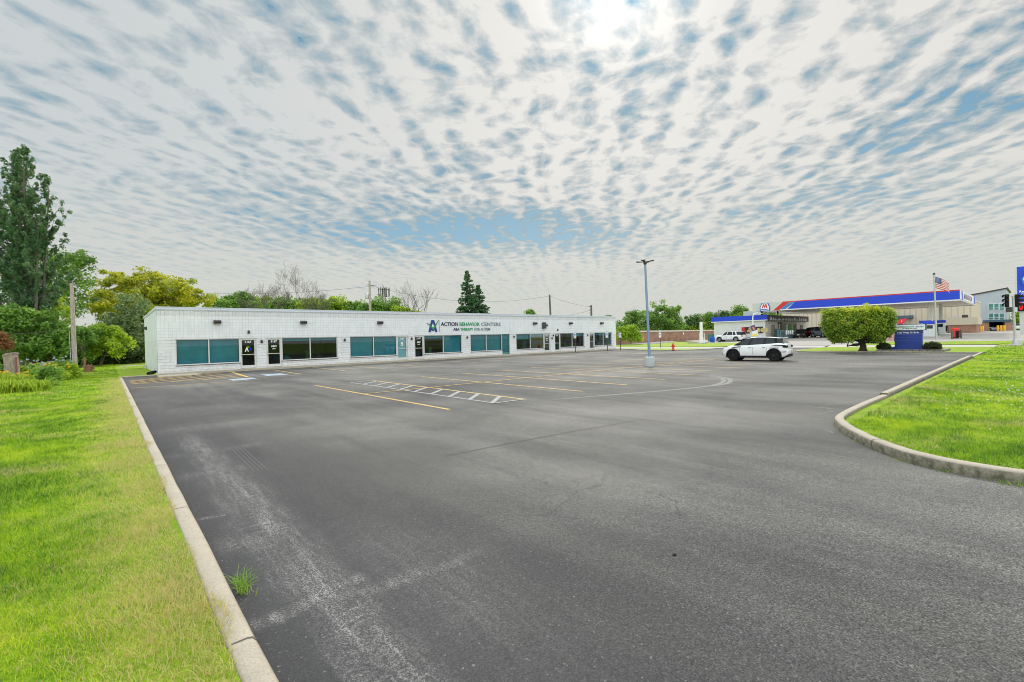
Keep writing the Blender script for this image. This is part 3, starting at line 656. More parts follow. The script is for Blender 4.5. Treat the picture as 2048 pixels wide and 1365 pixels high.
def wall_cells(xs, zs, holes, thick=.25):
    """front wall of solid blocks between the openings"""
    mb = MB()
    for i in range(len(xs)-1):
        for j in range(len(zs)-1):
            cx, cz = (xs[i]+xs[i+1])/2, (zs[j]+zs[j+1])/2
            if any(a < cx < b and c < cz < d for a, b, c, d in holes): continue
            x0, x1, z0, z1 = xs[i], xs[i+1], zs[j], zs[j+1]; F_, K = FY, FY+thick
            mb.add([(x0, F_, z0), (x1, F_, z0), (x1, F_, z1), (x0, F_, z1)], [(0, 1, 2, 3)])
            for (dx, dz, q) in ((-.01, 0, [(x0, F_, z0), (x0, K, z0), (x0, K, z1), (x0, F_, z1)]), (.01, 0, [(x1, F_, z0), (x1, K, z0), (x1, K, z1), (x1, F_, z1)]),
                                (0, -.01, [(x0, F_, z0), (x1, F_, z0), (x1, K, z0), (x0, K, z0)]), (0, .01, [(x0, F_, z1), (x1, F_, z1), (x1, K, z1), (x0, K, z1)])):
                px_ = x0+dx if dx < 0 else x1+dx if dx > 0 else cx; pz_ = z0+dz if dz < 0 else z1+dz if dz > 0 else cz
                if any(a < px_ < b and c < pz_ < d for a, b, c, d in holes): mb.add(q, [(0, 1, 2, 3)])
    return mb
xs = sorted({2.44, XE} | {o[0] for o in openings} | {o[1] for o in openings})
lowwall = wall_cells(xs, [0, DZ0, WZ0, WZ1], openings); lowwall.build('lower_wall', M_blk_rough, bld)
MB().box(2.44, FY, WZ1, XE, FY+.25, 3.92).build('upper_wall', M_blk_grid, bld)
MB().box(2.44, FY-.012, 3.92, XE, FY+.25, 4.27).build('fluted_course', M_flute, bld)
cp = MB(); cp.box(2.40, FY-.05, 4.27, XE+.04, FY+.30, 4.45); cp.box(2.38, FY-.07, 4.415, XE+.06, FY+.32, 4.46); cp.build('parapet_coping', M_coping, bld)
# side and back walls, roof
ZL = 4.45
MB().box(2.44, FY+.25, 0, 2.69, YB, 2.32).build('side_wall', M_blk_rough, bld)
su = MB(); su.box(2.44, FY+.25, 2.32, 2.69, YB, 4.27); su.build('side_wall', M_blk_grid, bld)
sc_ = MB(); sc_.box(2.40, FY+.30, 4.27, 2.72, YB+.04, 4.45); sc_.build('side_coping', M_coping, bld)
bk = MB(); bk.box(2.69, YB-.25, 0, XE, YB, 4.3); bk.box(XE-.25, FY+.25, 0, XE, YB-.25, 4.3); bk.build('back_wall', M_blk_rough, bld)
MB().box(2.72, FY+.31, 4.12, XE-.26, YB-.26, 4.2).build('roof', plain('roof_membrane', (.30, .30, .30), .9), bld)
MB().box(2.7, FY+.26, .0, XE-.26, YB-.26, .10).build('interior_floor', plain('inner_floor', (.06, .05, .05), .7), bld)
iw = MB(); iw.box(2.7, FY+4.5, .1, XE-.3, FY+4.6, 4.1)
for x in (8.5, 14.6, 20.8, 26.9, 33.2, 39.4, 45.7): iw.box(x-.05, FY+.26, .1, x+.05, FY+4.5, 4.1)
iw.box(2.7, FY+.26, 2.75, XE-.3, FY+4.5, 2.8)
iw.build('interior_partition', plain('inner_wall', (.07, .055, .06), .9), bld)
M_lbl = plain('door_lettering', (.85, .87, .88), .5); M_lime_l = emis('leaf_sign_green', (.25, .8, .05), .4); M_blue_l = emis('leaf_sign_blue', (.02, .08, .8), .5)
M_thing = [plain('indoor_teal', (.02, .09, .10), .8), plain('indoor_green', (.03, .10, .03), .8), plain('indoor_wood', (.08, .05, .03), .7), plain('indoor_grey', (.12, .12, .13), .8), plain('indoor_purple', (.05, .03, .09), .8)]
g = random.Random(4)
for ui, u in enumerate(units):
    x0, xm, x1 = u['w']; yf = FY+.07
    wb = MB(); t = .055
    wb.box(x0, yf, WZ0, x1, yf+.10, WZ0+t); wb.box(x0, yf, WZ1-t, x1, yf+.10, WZ1)
    wb.box(x0, yf, WZ0+t, x0+t, yf+.10, WZ1-t); wb.box(x1-t, yf, WZ0+t, x1, yf+.10, WZ1-t); wb.box(xm-t*.6, yf-.003, WZ0+t, xm+t*.6, yf+.10, WZ1-t)
    fr = wb.build('window', M_alum, bld)
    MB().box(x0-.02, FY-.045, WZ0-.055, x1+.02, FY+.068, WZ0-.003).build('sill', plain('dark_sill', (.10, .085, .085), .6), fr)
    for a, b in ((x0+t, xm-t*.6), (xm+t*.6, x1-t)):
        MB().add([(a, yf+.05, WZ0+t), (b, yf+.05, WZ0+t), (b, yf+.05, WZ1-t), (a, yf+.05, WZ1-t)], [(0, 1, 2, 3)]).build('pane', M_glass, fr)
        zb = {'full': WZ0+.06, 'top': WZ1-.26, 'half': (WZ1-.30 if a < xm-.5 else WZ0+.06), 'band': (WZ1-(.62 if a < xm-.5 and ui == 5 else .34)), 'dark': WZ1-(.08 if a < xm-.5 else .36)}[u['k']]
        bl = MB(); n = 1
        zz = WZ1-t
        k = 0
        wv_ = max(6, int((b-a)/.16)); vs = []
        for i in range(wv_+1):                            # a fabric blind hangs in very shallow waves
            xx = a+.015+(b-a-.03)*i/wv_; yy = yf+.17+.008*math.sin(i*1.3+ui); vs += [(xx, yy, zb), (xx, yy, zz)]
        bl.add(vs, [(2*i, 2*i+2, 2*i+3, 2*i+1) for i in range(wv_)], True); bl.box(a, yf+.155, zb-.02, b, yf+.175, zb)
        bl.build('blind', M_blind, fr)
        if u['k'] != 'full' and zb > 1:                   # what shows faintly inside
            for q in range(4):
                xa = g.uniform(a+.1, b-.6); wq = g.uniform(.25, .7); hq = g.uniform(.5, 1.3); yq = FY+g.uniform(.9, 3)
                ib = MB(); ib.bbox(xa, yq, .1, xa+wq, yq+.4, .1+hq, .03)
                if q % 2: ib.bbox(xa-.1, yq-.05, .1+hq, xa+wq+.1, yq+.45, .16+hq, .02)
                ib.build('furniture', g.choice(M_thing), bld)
    d0, d1 = u['d']; db = MB(); t = .05
    db.box(d0, yf-.01, DZ0, d0+t, yf+.12, WZ1); db.box(d1-t, yf-.01, DZ0, d1, yf+.12, WZ1); db.box(d0+t, yf-.01, WZ1-.06, d1-t, yf+.12, WZ1)
    df = db.build('door', M_alum if u['dk'] != 'teal' else plain('teal_frame', (.06, .20, .20), .5), bld)
    s0, s1 = d0+t+.004, d1-t-.004; lb = MB(); st = .085 if u['dk'] != 'teal' else .03
    lb.box(s0, yf+.02, DZ0+.02, s0+st, yf+.07, WZ1-.065); lb.box(s1-st, yf+.02, DZ0+.02, s1, yf+.07, WZ1-.065)
    lb.box(s0+st, yf+.02, WZ1-.15, s1-st, yf+.07, WZ1-.065); lb.box(s0+st, yf+.02, DZ0+.02, s1-st, yf+.07, DZ0+.22); lb.box(s0+st, yf+.025, 1.12, s1-st, yf+.065, 1.16)
    lb.build('door_leaf', M_alum if u['dk'] != 'teal' else plain('teal_frame', (.06, .20, .20), .5), df)
    MB().add([(s0+st, yf+.045, DZ0+.2), (s1-st, yf+.045, DZ0+.2), (s1-st, yf+.045, WZ1-.15), (s0+st, yf+.045, WZ1-.15)], [(0, 1, 2, 3)]).build('pane', M_glassd if u['dk'] == 'dark' else M_glass, df)
    hx = s0+.04 if ui % 2 else s1-.04
    if u['dk'] == 'pale' or u['dk'] == 'teal':
        MB().box(s0+.02, yf+.10, DZ0+.2, s1-.02, yf+.115, WZ1-.12).build('blind', M_blind2 if u['dk'] == 'pale' else M_blind, df)
    hx = (s0+.045) if ui in (0, 1, 3, 6) else (s1-.045)
    MB().tube([(hx, yf-.0, 1.0), (hx, yf-.05, 1.0), (hx, yf-.05, 1.28), (hx, yf-.0, 1.28)], .014, 6).build('handle', M_steel, df)
    cx = (s0+s1)/2
    if u['dk'] != 'teal': text_obj('5167', 'street_number', M_lbl, df, (cx, yf+.035, 1.97), (1, 0, 0), (0, 0, 1), .21, .004, 'CENTER', .006)
    if ui in (1, 3, 5):
        text_obj('ABC', 'door_lettering', M_lbl, df, (cx, yf+.035, 1.62), (1, 0, 0), (0, 0, 1), .20, .004, 'CENTER', .005)
        text_obj('OPEN', 'door_lettering', M_lbl, df, (cx, yf+.035, 1.46), (1, 0, 0), (0, 0, 1), .10, .004, 'CENTER', .003)
    if ui == 0:                                           # lit leaf-like emblem in the first door
        e = MB(); e2 = MB(); e3 = MB()
        for k, an in enumerate((20, 50, 80, 115)): e2.prism([(0, 0), (.09, .035), (.20, 0), (.09, -.035)], (cx+.06, yf+.04, 1.52), (math.cos(R(an-60)), 0, math.sin(R(an-60))), (-math.sin(R(an-60)), 0, math.cos(R(an-60))), (0, -1, 0), 0, .004)
        for an in (60, 95, 130): e.prism([(0, 0), (.08, .04), (.18, 0), (.08, -.04)], (cx-.0, yf+.04, 1.60), (math.cos(R(an)), 0, math.sin(R(an))), (-math.sin(R(an)), 0, math.cos(R(an))), (0, -1, 0), 0, .004)
        e3.prism([(-.20, 0), (-.13, 0), (-.07, .20), (0, 0), (.06, 0), (-.04, .30), (-.10, .30)], (cx-.02, yf+.035, 1.34), (1, 0, 0), (0, 0, 1), (0, -1, 0), 0, .004)
        e.build('door_emblem', M_lime_l, df); e2.build('door_emblem', M_blue_l, df); e3.build('door_lettering', M_lbl, df)
    if ui == 2:
        MB().box(cx-.12, yf+.03, 1.42, cx+.10, yf+.035, 1.72).build('notice', M_lbl, df)
        MB().box(cx-.06, yf+.026, 1.47, cx+.04, yf+.029, 1.60).build('notice', plain('notice_print', (.15, .15, .16), .7), df)
# wall lights, loudspeaker and the sign
def wallpack(x, z):
    b = MB(); b.prism([(0, 0), (.30, -.03), (.34, -.11), (.28, -.24), (.05, -.28), (0, -.28)], (x, FY-.001, z), (0, -1, 0), (0, 0, 1), (1, 0, 0), -.21, .21)
    o = b.build('wall_light', M_bronze, bld)
    MB().add([(x-.17, FY-.29, z-.243), (x+.17, FY-.29, z-.243), (x+.17, FY-.07, z-.283), (x-.17, FY-.07, z-.283)], [(0, 1, 2, 3)]).build('lens', plain('lens', (.35, .34, .30), .3), o)
for x in (5.77, 11.46, 17.77): wallpack(x, 3.60)
for px in (1068.5, 1140, 1202): wallpack(YP(px, 645, FY).x, YP(px, 645, FY).z)
def bulkhead(x, z):
    b = MB(); b.lathe((x, FY-.07, z-.14), [(.03, 0), (.075, .03), (.08, .14), (.06, .22), (.02, .25)], 10); b.box(x-.05, FY-.03, z-.1, x+.05, FY-.001, z+.1)
    b.build('sconce', M_bronze, bld)
for px, py in ((497, 664), (523, 683), (689, 680), (823, 677.5), (934, 675), (1027.5, 673.5), (1106, 671), (1115, 660), (1175, 670.5), (1103.5, 677)):
    q = YP(px, py, FY); bulkhead(q.x, q.z)
q = YP(1086.5, 651.5, FY); MB().bbox(q.x-.24, FY-.30, q.z-.36, q.x+.24, FY-.06, q.z+.36, .03).box(q.x-.08, FY-.06, q.z-.08, q.x+.08, FY-.001, q.z+.08).build('loudspeaker', M_bronze, bld)
q = YP(1093, 651, FY); MB().bbox(q.x-.14, FY-.16, q.z-.1, q.x+.14, FY-.04, q.z+.1, .03).box(q.x-.04, FY-.04, q.z-.05, q.x+.04, FY-.001, q.z+.05).build('floodlight', M_bronze, bld)
sp = MB(); sp.prism([(0, 0), (.32, -.10), (.32, -.17), (0, -.30)], (2.441, 47.2, 3.5), (-1, 0, 0), (0, 0, 1), (0, 1, 0), -.2, .2); sp.build('wall_light', M_bronze, bld)
S0 = YP(852, 643, FY).x
def sgx(px): return YP(px, 650, FY).x
emx0, emx1 = sgx(853.5), sgx(877); ew = emx1-emx0; ez0 = 2.62; eh = 1.16
A = lambda pts: [(emx0+ew*p[0], ez0+eh*p[1]) for p in pts]
def flat(name, pts, mat, d): return MB().prism(pts, (0, FY-.001, 0), (1, 0, 0), (0, 0, 1), (0, -1, 0), 0, d).build(name, mat, sign_)
sign_ = MB().box(sgx(878.3)-.025, FY-.03, 2.66, sgx(878.3)+.02, FY-.001, 3.74).build('wall_sign', M_greyl, bld)
flat('emblem', A([(.12, 0), (.30, 0), (.36, .16), (.50, .05), (.64, .16), (.70, 0), (.88, 0), (.62, .96), (.38, .96)]), M_navy, .04)
flat('emblem', A([(.50, .28), (.40, .40), (.50, .72), (.60, .40)]), M_white, .044)
flat('emblem', A([(.0, .74), (.22, .52), (.50, .14), (.74, .44), (1.0, .98), (.70, .58), (.50, .36), (.26, .60)]), M_green, .06)
u_, v_ = (1, 0, 0), (0, 0, 1)
def word(s, px0, px1, z, size, mat, bold=.008):
    x0, x1 = sgx(px0), sgx(px1)
    o = text_obj(s, 'lettering', mat, sign_, (x0, FY-.02, z), u_, v_, size, .03, 'LEFT', bold)
    ws = [vt.co.x for vt in o.data.vertices]; k = (x1-x0)/(max(ws)-min(ws)); m0 = min(ws)
    for vt in o.data.vertices: vt.co.x = x0-bld.location.x+(vt.co.x-m0)*k
word('ACTION', 881.5, 916, 3.19, .50, M_darkl); word('BEHAVIOR', 919, 959, 3.19, .50, M_green, .007); word('CENTERS', 962, 1001, 3.19, .50, M_greyl, .008)
word('ABA', 906.5, 918.5, 2.72, .38, M_darkl, .006); word('THERAPY', 920.2, 946, 2.72, .38, M_green, .006); word('FOR AUTISM', 948.5, 980, 2.72, .38, M_greyl)

# ------------------------------------------------------------------ parking lot furniture
def sign_post(px, py, zt, two, label):
    p = G(px, py, .135 if py > 699 and px < 1240 else .05); t = thing('parking_sign', (p.x, p.y, p.z), label, 'sign', 'small white parking signs on posts')
    MB().box(p.x-.03, p.y-.03, p.z, p.x+.03, p.y+.03, zt).build('post', plain('rusty_post', (.09, .05, .045), .8), t)
    n = MB().bbox(p.x-.052, p.y-.19, zt-.72, p.x-.036, p.y+.19, zt-.08, .015); n.build('sign_panel', plain('sign_white', (.74, .78, .82), .5), t)
    MB().box(p.x-.0535, p.y-.11, zt-.42, p.x-.0525, p.y+.11, zt-.22).build('symbol', plain('faded_blue', (.28, .38, .55), .6), t)
    if two: MB().bbox(p.x-.052, p.y-.18, zt-.04, p.x-.036, p.y+.18, zt+.32, .015).build('sign_panel', plain('sign_grey', (.50, .55, .52), .5), t)
sign_post(1151, 704.5, 2.38, False, 'white parking sign on a dark post before the large dark window of the building')
sign_post(1215, 702.0, 2.35, False, 'white parking sign on a dark post before the last shop window at the right end')
sign_post(1241, 700.2, 2.30, False, 'white parking sign on a dark post just past the right corner of the building')
sign_post(1321, 695.6, 2.15, True, 'tall parking sign with two stacked panels between the light pole and the hydrant')
# light pole on its concrete drum
lp = Vector((24.03, 15.08, 0)); t = thing('light_pole', lp, 'tall bluish grey light pole with four-armed lamp head on a round concrete base', 'light pole')
MB().lathe((lp.x, lp.y, 0), [(.30, -.02), (.30, .0), (.295, .05), (.29, .50), (.27, .555), (.05, .565)], 28).build('concrete_base', concrete_mat('drum_concrete', (.50, .54, .56), .25, dark=(.30, .31, .30)), t)
bp = MB(); bp.bbox(lp.x-.14, lp.y-.14, .56, lp.x+.14, lp.y+.14, .585, .01)
for a in range(4): bp.lathe((lp.x+.10*math.cos(a*math.pi/2+.785), lp.y+.10*math.sin(a*math.pi/2+.785), .58), [(.014, 0), (.014, .05)], 8)
bp.build('base_plate', M_steel, t)
top = lp+(D(1294.5, 524, 27.15)-D(1299, 524, 27.15)); top = Vector((top.x, top.y, 6.12))
MB().tube([(lp.x, lp.y, .585), tuple((lp+top)/2+Vector((0, 0, .28))), tuple(top)], [.085, .072, .058], 16).build('pole', M_bluepole, t)
hd = MB(); hd.lathe((top.x, top.y, 6.0), [(.07, 0), (.10, .05), (.10, .16), (.04, .2)], 12)
hd.build('bracket', M_bronze, t)
for a in (20, 110, 200, 290):
    c_, s_ = math.cos(R(a)), math.sin(R(a)); tl = R(5)
    mb = MB(); mb.prism([(.08, -.03), (.08, .03), (.20, .035), (.50, .13), (.52, .0), (.50, -.13), (.20, -.035)], (top.x, top.y, 6.13), (c_*math.cos(tl), s_*math.cos(tl), math.sin(tl)), (-s_, c_, 0), (0, 0, 1), 0, .05)
    mb.build('lamp_head', M_bronze, t)
# hydrant
hp = G(1346.5, 700.5, .08); t = thing('fire_hydrant', hp, 'red fire hydrant on the thin grass island at the far edge of the lot', 'fire hydrant')
MB().lathe(hp, [(.17, 0), (.17, .05), (.12, .07), (.11, .5), (.15, .52), (.15, .56), (.12, .6), (.10, .7), (.05, .76), (.035, .8), (.035, .86), (.01, .87)], 16).build('barrel', M_hyd, t)
for s in (-1, 1): MB().tube([(hp.x+.07*s*.66, hp.y-.07*s*.75, hp.z+.42), (hp.x+.2*s*.66, hp.y-.2*s*.75, hp.z+.42)], [.07, .08], 10).build('hose_cap', M_hyd, t)
MB().tube([(hp.x-.07*.75, hp.y-.07*.66, hp.z+.38), (hp.x-.21*.75, hp.y-.21*.66, hp.z+.38)], [.09, .10], 10).build('pumper_cap', M_hyd, t)
# timber-edged sign bed, monument sign
pl = MB(); gg = random.Random(3)
y = 8.45
while y > 4.6:
    l_ = min(gg.uniform(.35, .6), y-4.45)
    pl.bbox(45.96+gg.uniform(-.02, .02), y-l_, -.02, 46.22, y-.012, .235+gg.uniform(-.012, .012), .03); y -= l_
pl.bbox(46.24, 8.22, -.02, 50.2, 8.45, .22, .03); pl.bbox(46.24, 4.47, -.02, 50.2, 4.70, .22, .03)
t = pl.build('planter_edging', concrete_mat('edging_stone', (.30, .28, .25), .9), loc=(46, 6.5, 0)); tag(t, 'low dark block edging round the bed of the blue sign', 'edging')
tag(MB().add([(46.2, 4.65, .17), (50.1, 4.65, .17), (50.1, 8.25, .17), (46.2, 8.25, .17)], [(0, 1, 2, 3)]).build('mulch_bed', plain('mulch', (.07, .05, .035), .95, var=.4, scale=30)), kind='structure')
ms = thing('monument_sign', (48.3, 6.78, .17), 'blue monument sign with a white top panel in the edged bed beyond the lot', 'sign')
def panel(y0, y1, z0, z1, x0=48.1, x1=48.5): return MB().bbox(x0, y1, z0, x1, y0, z1, .02)
panel(7.91, 5.66, 1.70, 2.20).build('cabinet_frame', plain('cabinet_navy', (.02, .04, .12), .4), ms)
panel(7.86, 5.71, 1.745, 2.155, 48.088, 48.12).build('face_panel', plain('sign_face', (.80, .86, .90), .4), ms)
body = MB(); z = .42
while z < 1.66:
    body.bbox(48.17, 5.90, z, 48.43, 7.60, min(z+.24, 1.69), .014); z += .246
body.build('slatted_body', M_sblue, ms)
ft = MB(); ft.prism([(7.86, .15), (5.72, .15), (5.72, .24), (5.86, .42), (7.66, .42), (7.86, .24)], (48.14, 0, 0), (0, 1, 0), (0, 0, 1), (1, 0, 0), 0, .34); ft.build('foot', M_sblue, ms)
uy = (0, -1, 0)
ys = lambda px: XP(px, 655, 48.09).y
def wordm(s, y0, y1, z, size, mat, bold=.004, x=48.083):
    o = text_obj(s, 'lettering', mat, ms, (x, y0, z), uy, v_, size, .006, 'LEFT', bold)
    w_ = [vt.co.y for vt in o.data.vertices]; k = (y0-y1)/(max(w_)-min(w_)); m0 = max(w_)
    for vt in o.data.vertices: vt.co.y = y0-ms.location.y-(m0-vt.co.y)*k
wordm('ACTION', 7.42, 6.95, 1.95, .13, M_darkl); wordm('BEHAVIOR', 6.91, 6.36, 1.95, .13, M_green); wordm('CENTERS', 6.32, 5.80, 1.95, .13, M_greyl)
wordm('ABA THERAPY FOR AUTISM', 7.10, 6.22, 1.84, .07, M_darkl, .002); wordm('5167 West 111th St.', 7.42, 6.08, 1.48, .17, M_lbl, .006, 48.16)
MB().prism([(0, 0), (.05, 0), (.09, .1), (.13, .04), (.17, .1), (.21, 0), (.26, 0), (.16, .27), (.10, .27)], (48.086, 7.78, 1.80), uy, v_, (-1, 0, 0), 0, .005).build('emblem', M_darkl, ms)
MB().lathe((48.05, 6.75, .17), [(.07, 0), (.08, .1), (.05, .14)], 10).build('ground_light', M_bronze, ms)
# clipped shrubs
def round_shrub(px, py, d, rx, rz, label, seed):
    c = D(px, py, d); c.z = .16; n = 150; g_ = np.random.default_rng(seed); dd = g_.normal(size=(n, 3)); dd /= np.linalg.norm(dd, axis=1)[:, None]; dd[:, 2] = np.abs(dd[:, 2])*1.0
    t = thing('round_shrub', c, label, 'shrub', 'clipped round shrubs beside the blue sign')
    ce = dd*np.array([rx*.88, rx*.88, rz*1.7])*(.75+.25*g_.random(n))[:, None]; ce[:, 2] = np.clip(ce[:, 2], .05, rz*1.8)
    sh = np.sin(np.clip(ce[:, 2]/(rz*2), 0.1, .95)*math.pi)**.45; ce[:, :2] *= sh[:, None]; ce += np.array(c[:])
    V, Q, rn = leaves(ce, np.full(n, .14), 46, .065, .9, seed); np_mesh('crown', V, Q, rn, L_yew, t)
    MB().tube([tuple(c), (c.x, c.y, c.z+rz)], [.06, .03], 6).build('stem', M_dbark, t)
round_shrub(1768, 697, 37.2, .56, .33, 'dark clipped round shrub between the topiary tree and the blue sign', 3)
round_shrub(1865, 697, 35.4, .72, .36, 'dark clipped round shrub at the right end of the blue sign', 5)
# topiary tree
tb0 = G(1733, 706, .09); tb0 = Vector((47.0, 9.5, .09)); t = thing('topiary_tree', tb0, 'tree clipped into a wide flat-topped yellow-green block on a dark stubby trunk', 'tree')
g_ = np.random.default_rng(21); n = 620
ax = np.array([rt0.x, rt0.y, 0]); bx_ = np.array([math.cos(YAW), math.sin(YAW), 0]); HX, HY, HZ = 2.18, 1.2, 1.25
d = g_.uniform(-1, 1, size=(n, 3)); k = g_.integers(0, 3, n); sgn = np.sign(d[np.arange(n), k]); surf = g_.random(n) < .8
d[np.arange(n), k] = np.where(surf, sgn*(.90+.1*g_.random(n)), d[np.arange(n), k])
cr = np.abs(d); corner = (cr**9).sum(1)**(1/9); d = d/np.maximum(1, corner)[:, None]
low = d[:, 2] < 0; taper = np.where(low, 1-.24*np.abs(d[:, 2])**1.6, 1)
d[:, 2] = np.where(low, d[:, 2]*(.42+.58*np.clip(np.abs(d[:, 0])*1.35, 0, 1)), d[:, 2])
cc0 = D(1715, 651, 37.6)
ce = np.array(cc0[:])+ax*(d[:, 0]*HX*taper)[:, None]+bx_*(d[:, 1]*HY*taper)[:, None]+np.array([0, 0, 1])*(d[:, 2]*HZ)[:, None]
lump = .05*np.sin(d[:, 0]*5.3+1)+.07*np.sin(d[:, 1]*7+d[:, 0]*11)+.05*g_.normal(size=n); ce[:, 2] += np.where(d[:, 2] > .8, lump, lump*.6)
rad_ = np.where(g_.random(n) < .10, .42, .24+.10*g_.random(n))
V, Q, rn = leaves(ce, rad_, 62, .10, .9, 31)
top_ = np.repeat(np.clip((V.reshape(-1, 4, 3)[:, 0, 2]-cc0.z)/HZ, -1, 1), 4)
rn = np.clip(rn*.72+.42*np.clip(top_-.62, 0, 1)/.38, 0, 1)   # leaf colour shifts to yellow towards the clipped top
np_mesh('crown', V, Q, rn, L_hedge, t)
tb = MB(); cx_, cy_, cz_ = cc0
for s in (0, 1, 2):
    tb.tube([(tb0.x+.12*s-.1, tb0.y+.1*s-.1, 0), (tb0.x+.05*s, tb0.y-.03*s, .5), (tb0.x-.05, tb0.y+.1*(s-1), .95)], [.30, .20, .17], 9)
for i in range(13):
    e = ce[g_.integers(0, n)]; e2 = (e[0], e[1], max(1.3, e[2]*.8)); tb.tube(limb_path((tb0.x-.02, tb0.y, .55+.3*g_.random()), e2, .35, g_), [.10, .08, .05, .02], 6)
tb.build('trunk', M_dbark, t)

# ------------------------------------------------------------------ utility poles and cables
def pole(name, px, py0, py1, d, r, lean, mat, label, z0=None, cat='utility pole'):
    a = D(px, py0, d); z0 = a.z if z0 is None else z0; b = D(px+lean, py1, d)
    t = thing(name, (a.x, a.y, z0), label, cat, 'wooden utility poles'); MB().tube([(a.x, a.y, z0-.2), (b.x, b.y, b.z)], [r, r*.68], 14).build('shaft', mat, t); return t, Vector((a.x, a.y, z0)), b
t, a, b1 = pole('utility_pole', 151, 755.5, 567, 29.5, .135, -8, M_pole, 'weathered grey wooden pole leaning left at the corner of the left lawn', .08)
MB().tube([b1-Vector((0, 0, .25)), b1+(rt*.05+Vector((0, 0, .12))), b1+(rt*.32+Vector((0, 0, .35)))], [.025, .022, .02], 6).build('bracket_arm', M_steel, t)
MB().bbox(b1.x-.16, b1.y-.1, b1.z+.02, b1.x+.02, b1.y+.1, b1.z+.12, .03).build('insulator', M_bronze, t)
MB().tube([(a.x-.17, a.y-.12, .1), (a.x-.17-.05, a.y-.16, 3.0)], .018, 5).build('ground_wire_guard', M_steel, t)
t, a, b2 = pole('utility_pole', 741, 640, 562, 66, .20, -2, M_pole, 'tall pole with a small crossarm and transformer rising behind the building beside the cell tower', 0)
MB().tube([b2+rt*-.35-Vector((0, 0, .6)), b2+rt*1.0-Vector((0, 0, .75))], .05, 6).build('crossarm', M_dpole, t)
MB().lathe(b2+rt*-.42-Vector((0, 0, 2.6)), [(.22, 0), (.24, .1), (.24, .7), (.1, .8)], 12).build('transformer', M_steel, t)
t, a, b3 = pole('utility_pole', 1103, 640, 590, 80, .21, -4, M_dpole, 'plain dark leaning pole rising above the middle of the roof right of the spruces', 0)
t, a, b4 = pole('utility_pole', 1182.5, 640, 611, 88, .24, 0, M_dpole, 'short dark pole top with insulators showing above the right end of the roof', 0)
for dz in (.25, .9, 1.5): MB().tube([b4-Vector((0, 0, dz)), b4-rt*.45-Vector((0, 0, dz-.06))], .04, 5).build('insulator_arm', M_dpole, t)
t, a, b5 = pole('utility_pole', 1437, 700, 620, 120, .16, -.5, M_dpole, 'thin distant pole rising over the blue roof edge of the shop', 0)
def cable(p, q, sag, label, r=.012):
    pts = [p.lerp(q, i/14)-Vector((0, 0, sag*4*(i/14)*(1-i/14))) for i in range(15)]
    o = MB().tube(pts, r, 4).build('overhead_cable', M_wire, loc=tuple(p)); tag(o, label, 'cable', 'overhead cables')
cable(D(-40, 607, 27), b1-Vector((0, 0, .3)), .25, 'upper cable from the left edge of the picture to the leaning pole')
cable(D(-40, 668, 30), D(145, 656, 29.6), .15, 'lower cable crossing the dark shrubs to the leaning pole', .014)
cable(b1-Vector((0, 0, .3)), Vector((2.6, 44, 4.2)), .2, 'cable sloping from the leaning pole down to the building corner')
cable(D(395, 586, 70), b2-Vector((0, 0, .8)), .5, 'long cable above the roof from the yellow tree to the crossarm pole', .016)
cable(b2-Vector((0, 0, .7)), b3-Vector((0, 0, .2)), 1.6, 'sagging cable passing behind the spruces between two poles', .018)
cable(b3-Vector((0, 0, .2)), b4-Vector((0, 0, .3)), .3, 'upper cable between the two poles above the right end of the roof', .018)
cable(D(1080, 634, 80), b4-Vector((0, 0, .9)), .4, 'lower cable rising from the roof line to the short dark pole', .018)
# cell tower
ct = D(768, 640, 125); t = thing('cell_tower', (ct.x, ct.y, 0), 'distant cell tower head crowded with antennas above the green tree', 'cell tower')
tp = D(768, 575, 125)
fr_ = MB()
for a in range(3): fr_.tube([(ct.x+.5*math.cos(a*2.1), ct.y+.5*math.sin(a*2.1), 0), (tp.x+.35*math.cos(a*2.1), tp.y+.35*math.sin(a*2.1), tp.z)], .09, 5)
for k in range(12):
    z = tp.z*(k+.5)/12; fr_.tube([(ct.x-.45, ct.y, z), (ct.x+.4, ct.y+.3, z+.7), (ct.x-.4, ct.y-.3, z+1.4)], .05, 4)
for dz in (.6, 2.4): fr_.tube([tp-rt*1.45-Vector((0, 0, dz)), tp+rt*1.45-Vector((0, 0, dz))], .06, 5)
fr_.build('mast', M_bronze, t)
for k in range(9):
    dx = -1.45+k*.36; p = tp+rt*dx+fwd*(.8*math.sin(k*2)); MB().bbox(p.x-.10, p.y-.10, p.z-2.7+.2*(k % 3), p.x+.10, p.y+.10, p.z-.1-.25*(k % 2), .02).build('antenna', M_bronze, t)

# wooden stump post in the flower bed
sp0 = G(26, 767, .085); t = thing('wooden_post', sp0, 'thick weathered grey wooden post with a slanted top at the left flower bed', 'post')
wb = MB(); prof = []
for z, r in ((-.05, .33), (.1, .31), (.8, .285), (1.42, .275), (1.50, .31), (1.56, .30)): prof.append((r, z))
vs = []; fs = []; n = 14; gq = random.Random(2); jr = [gq.uniform(.9, 1.06) for _ in range(n)]
for i, (r, z) in enumerate(prof):
    for k in range(n):
        th = 2*math.pi*k/n; rr = r*jr[k]; vs.append((sp0.x+rr*math.cos(th)-.05*z, sp0.y+rr*.8*math.sin(th)+.02*z, sp0.z+z+(.10*math.cos(th+.9) if i >= 3 else 0)))
for i in range(len(prof)-1):
    for k in range(n): j = (k+1) % n; fs.append((i*n+k, i*n+j, (i+1)*n+j, (i+1)*n+k))
fs.append(tuple(range((len(prof)-1)*n, len(prof)*n))); wb.add(vs, fs); wb.build('trunk_section', M_wood, t)
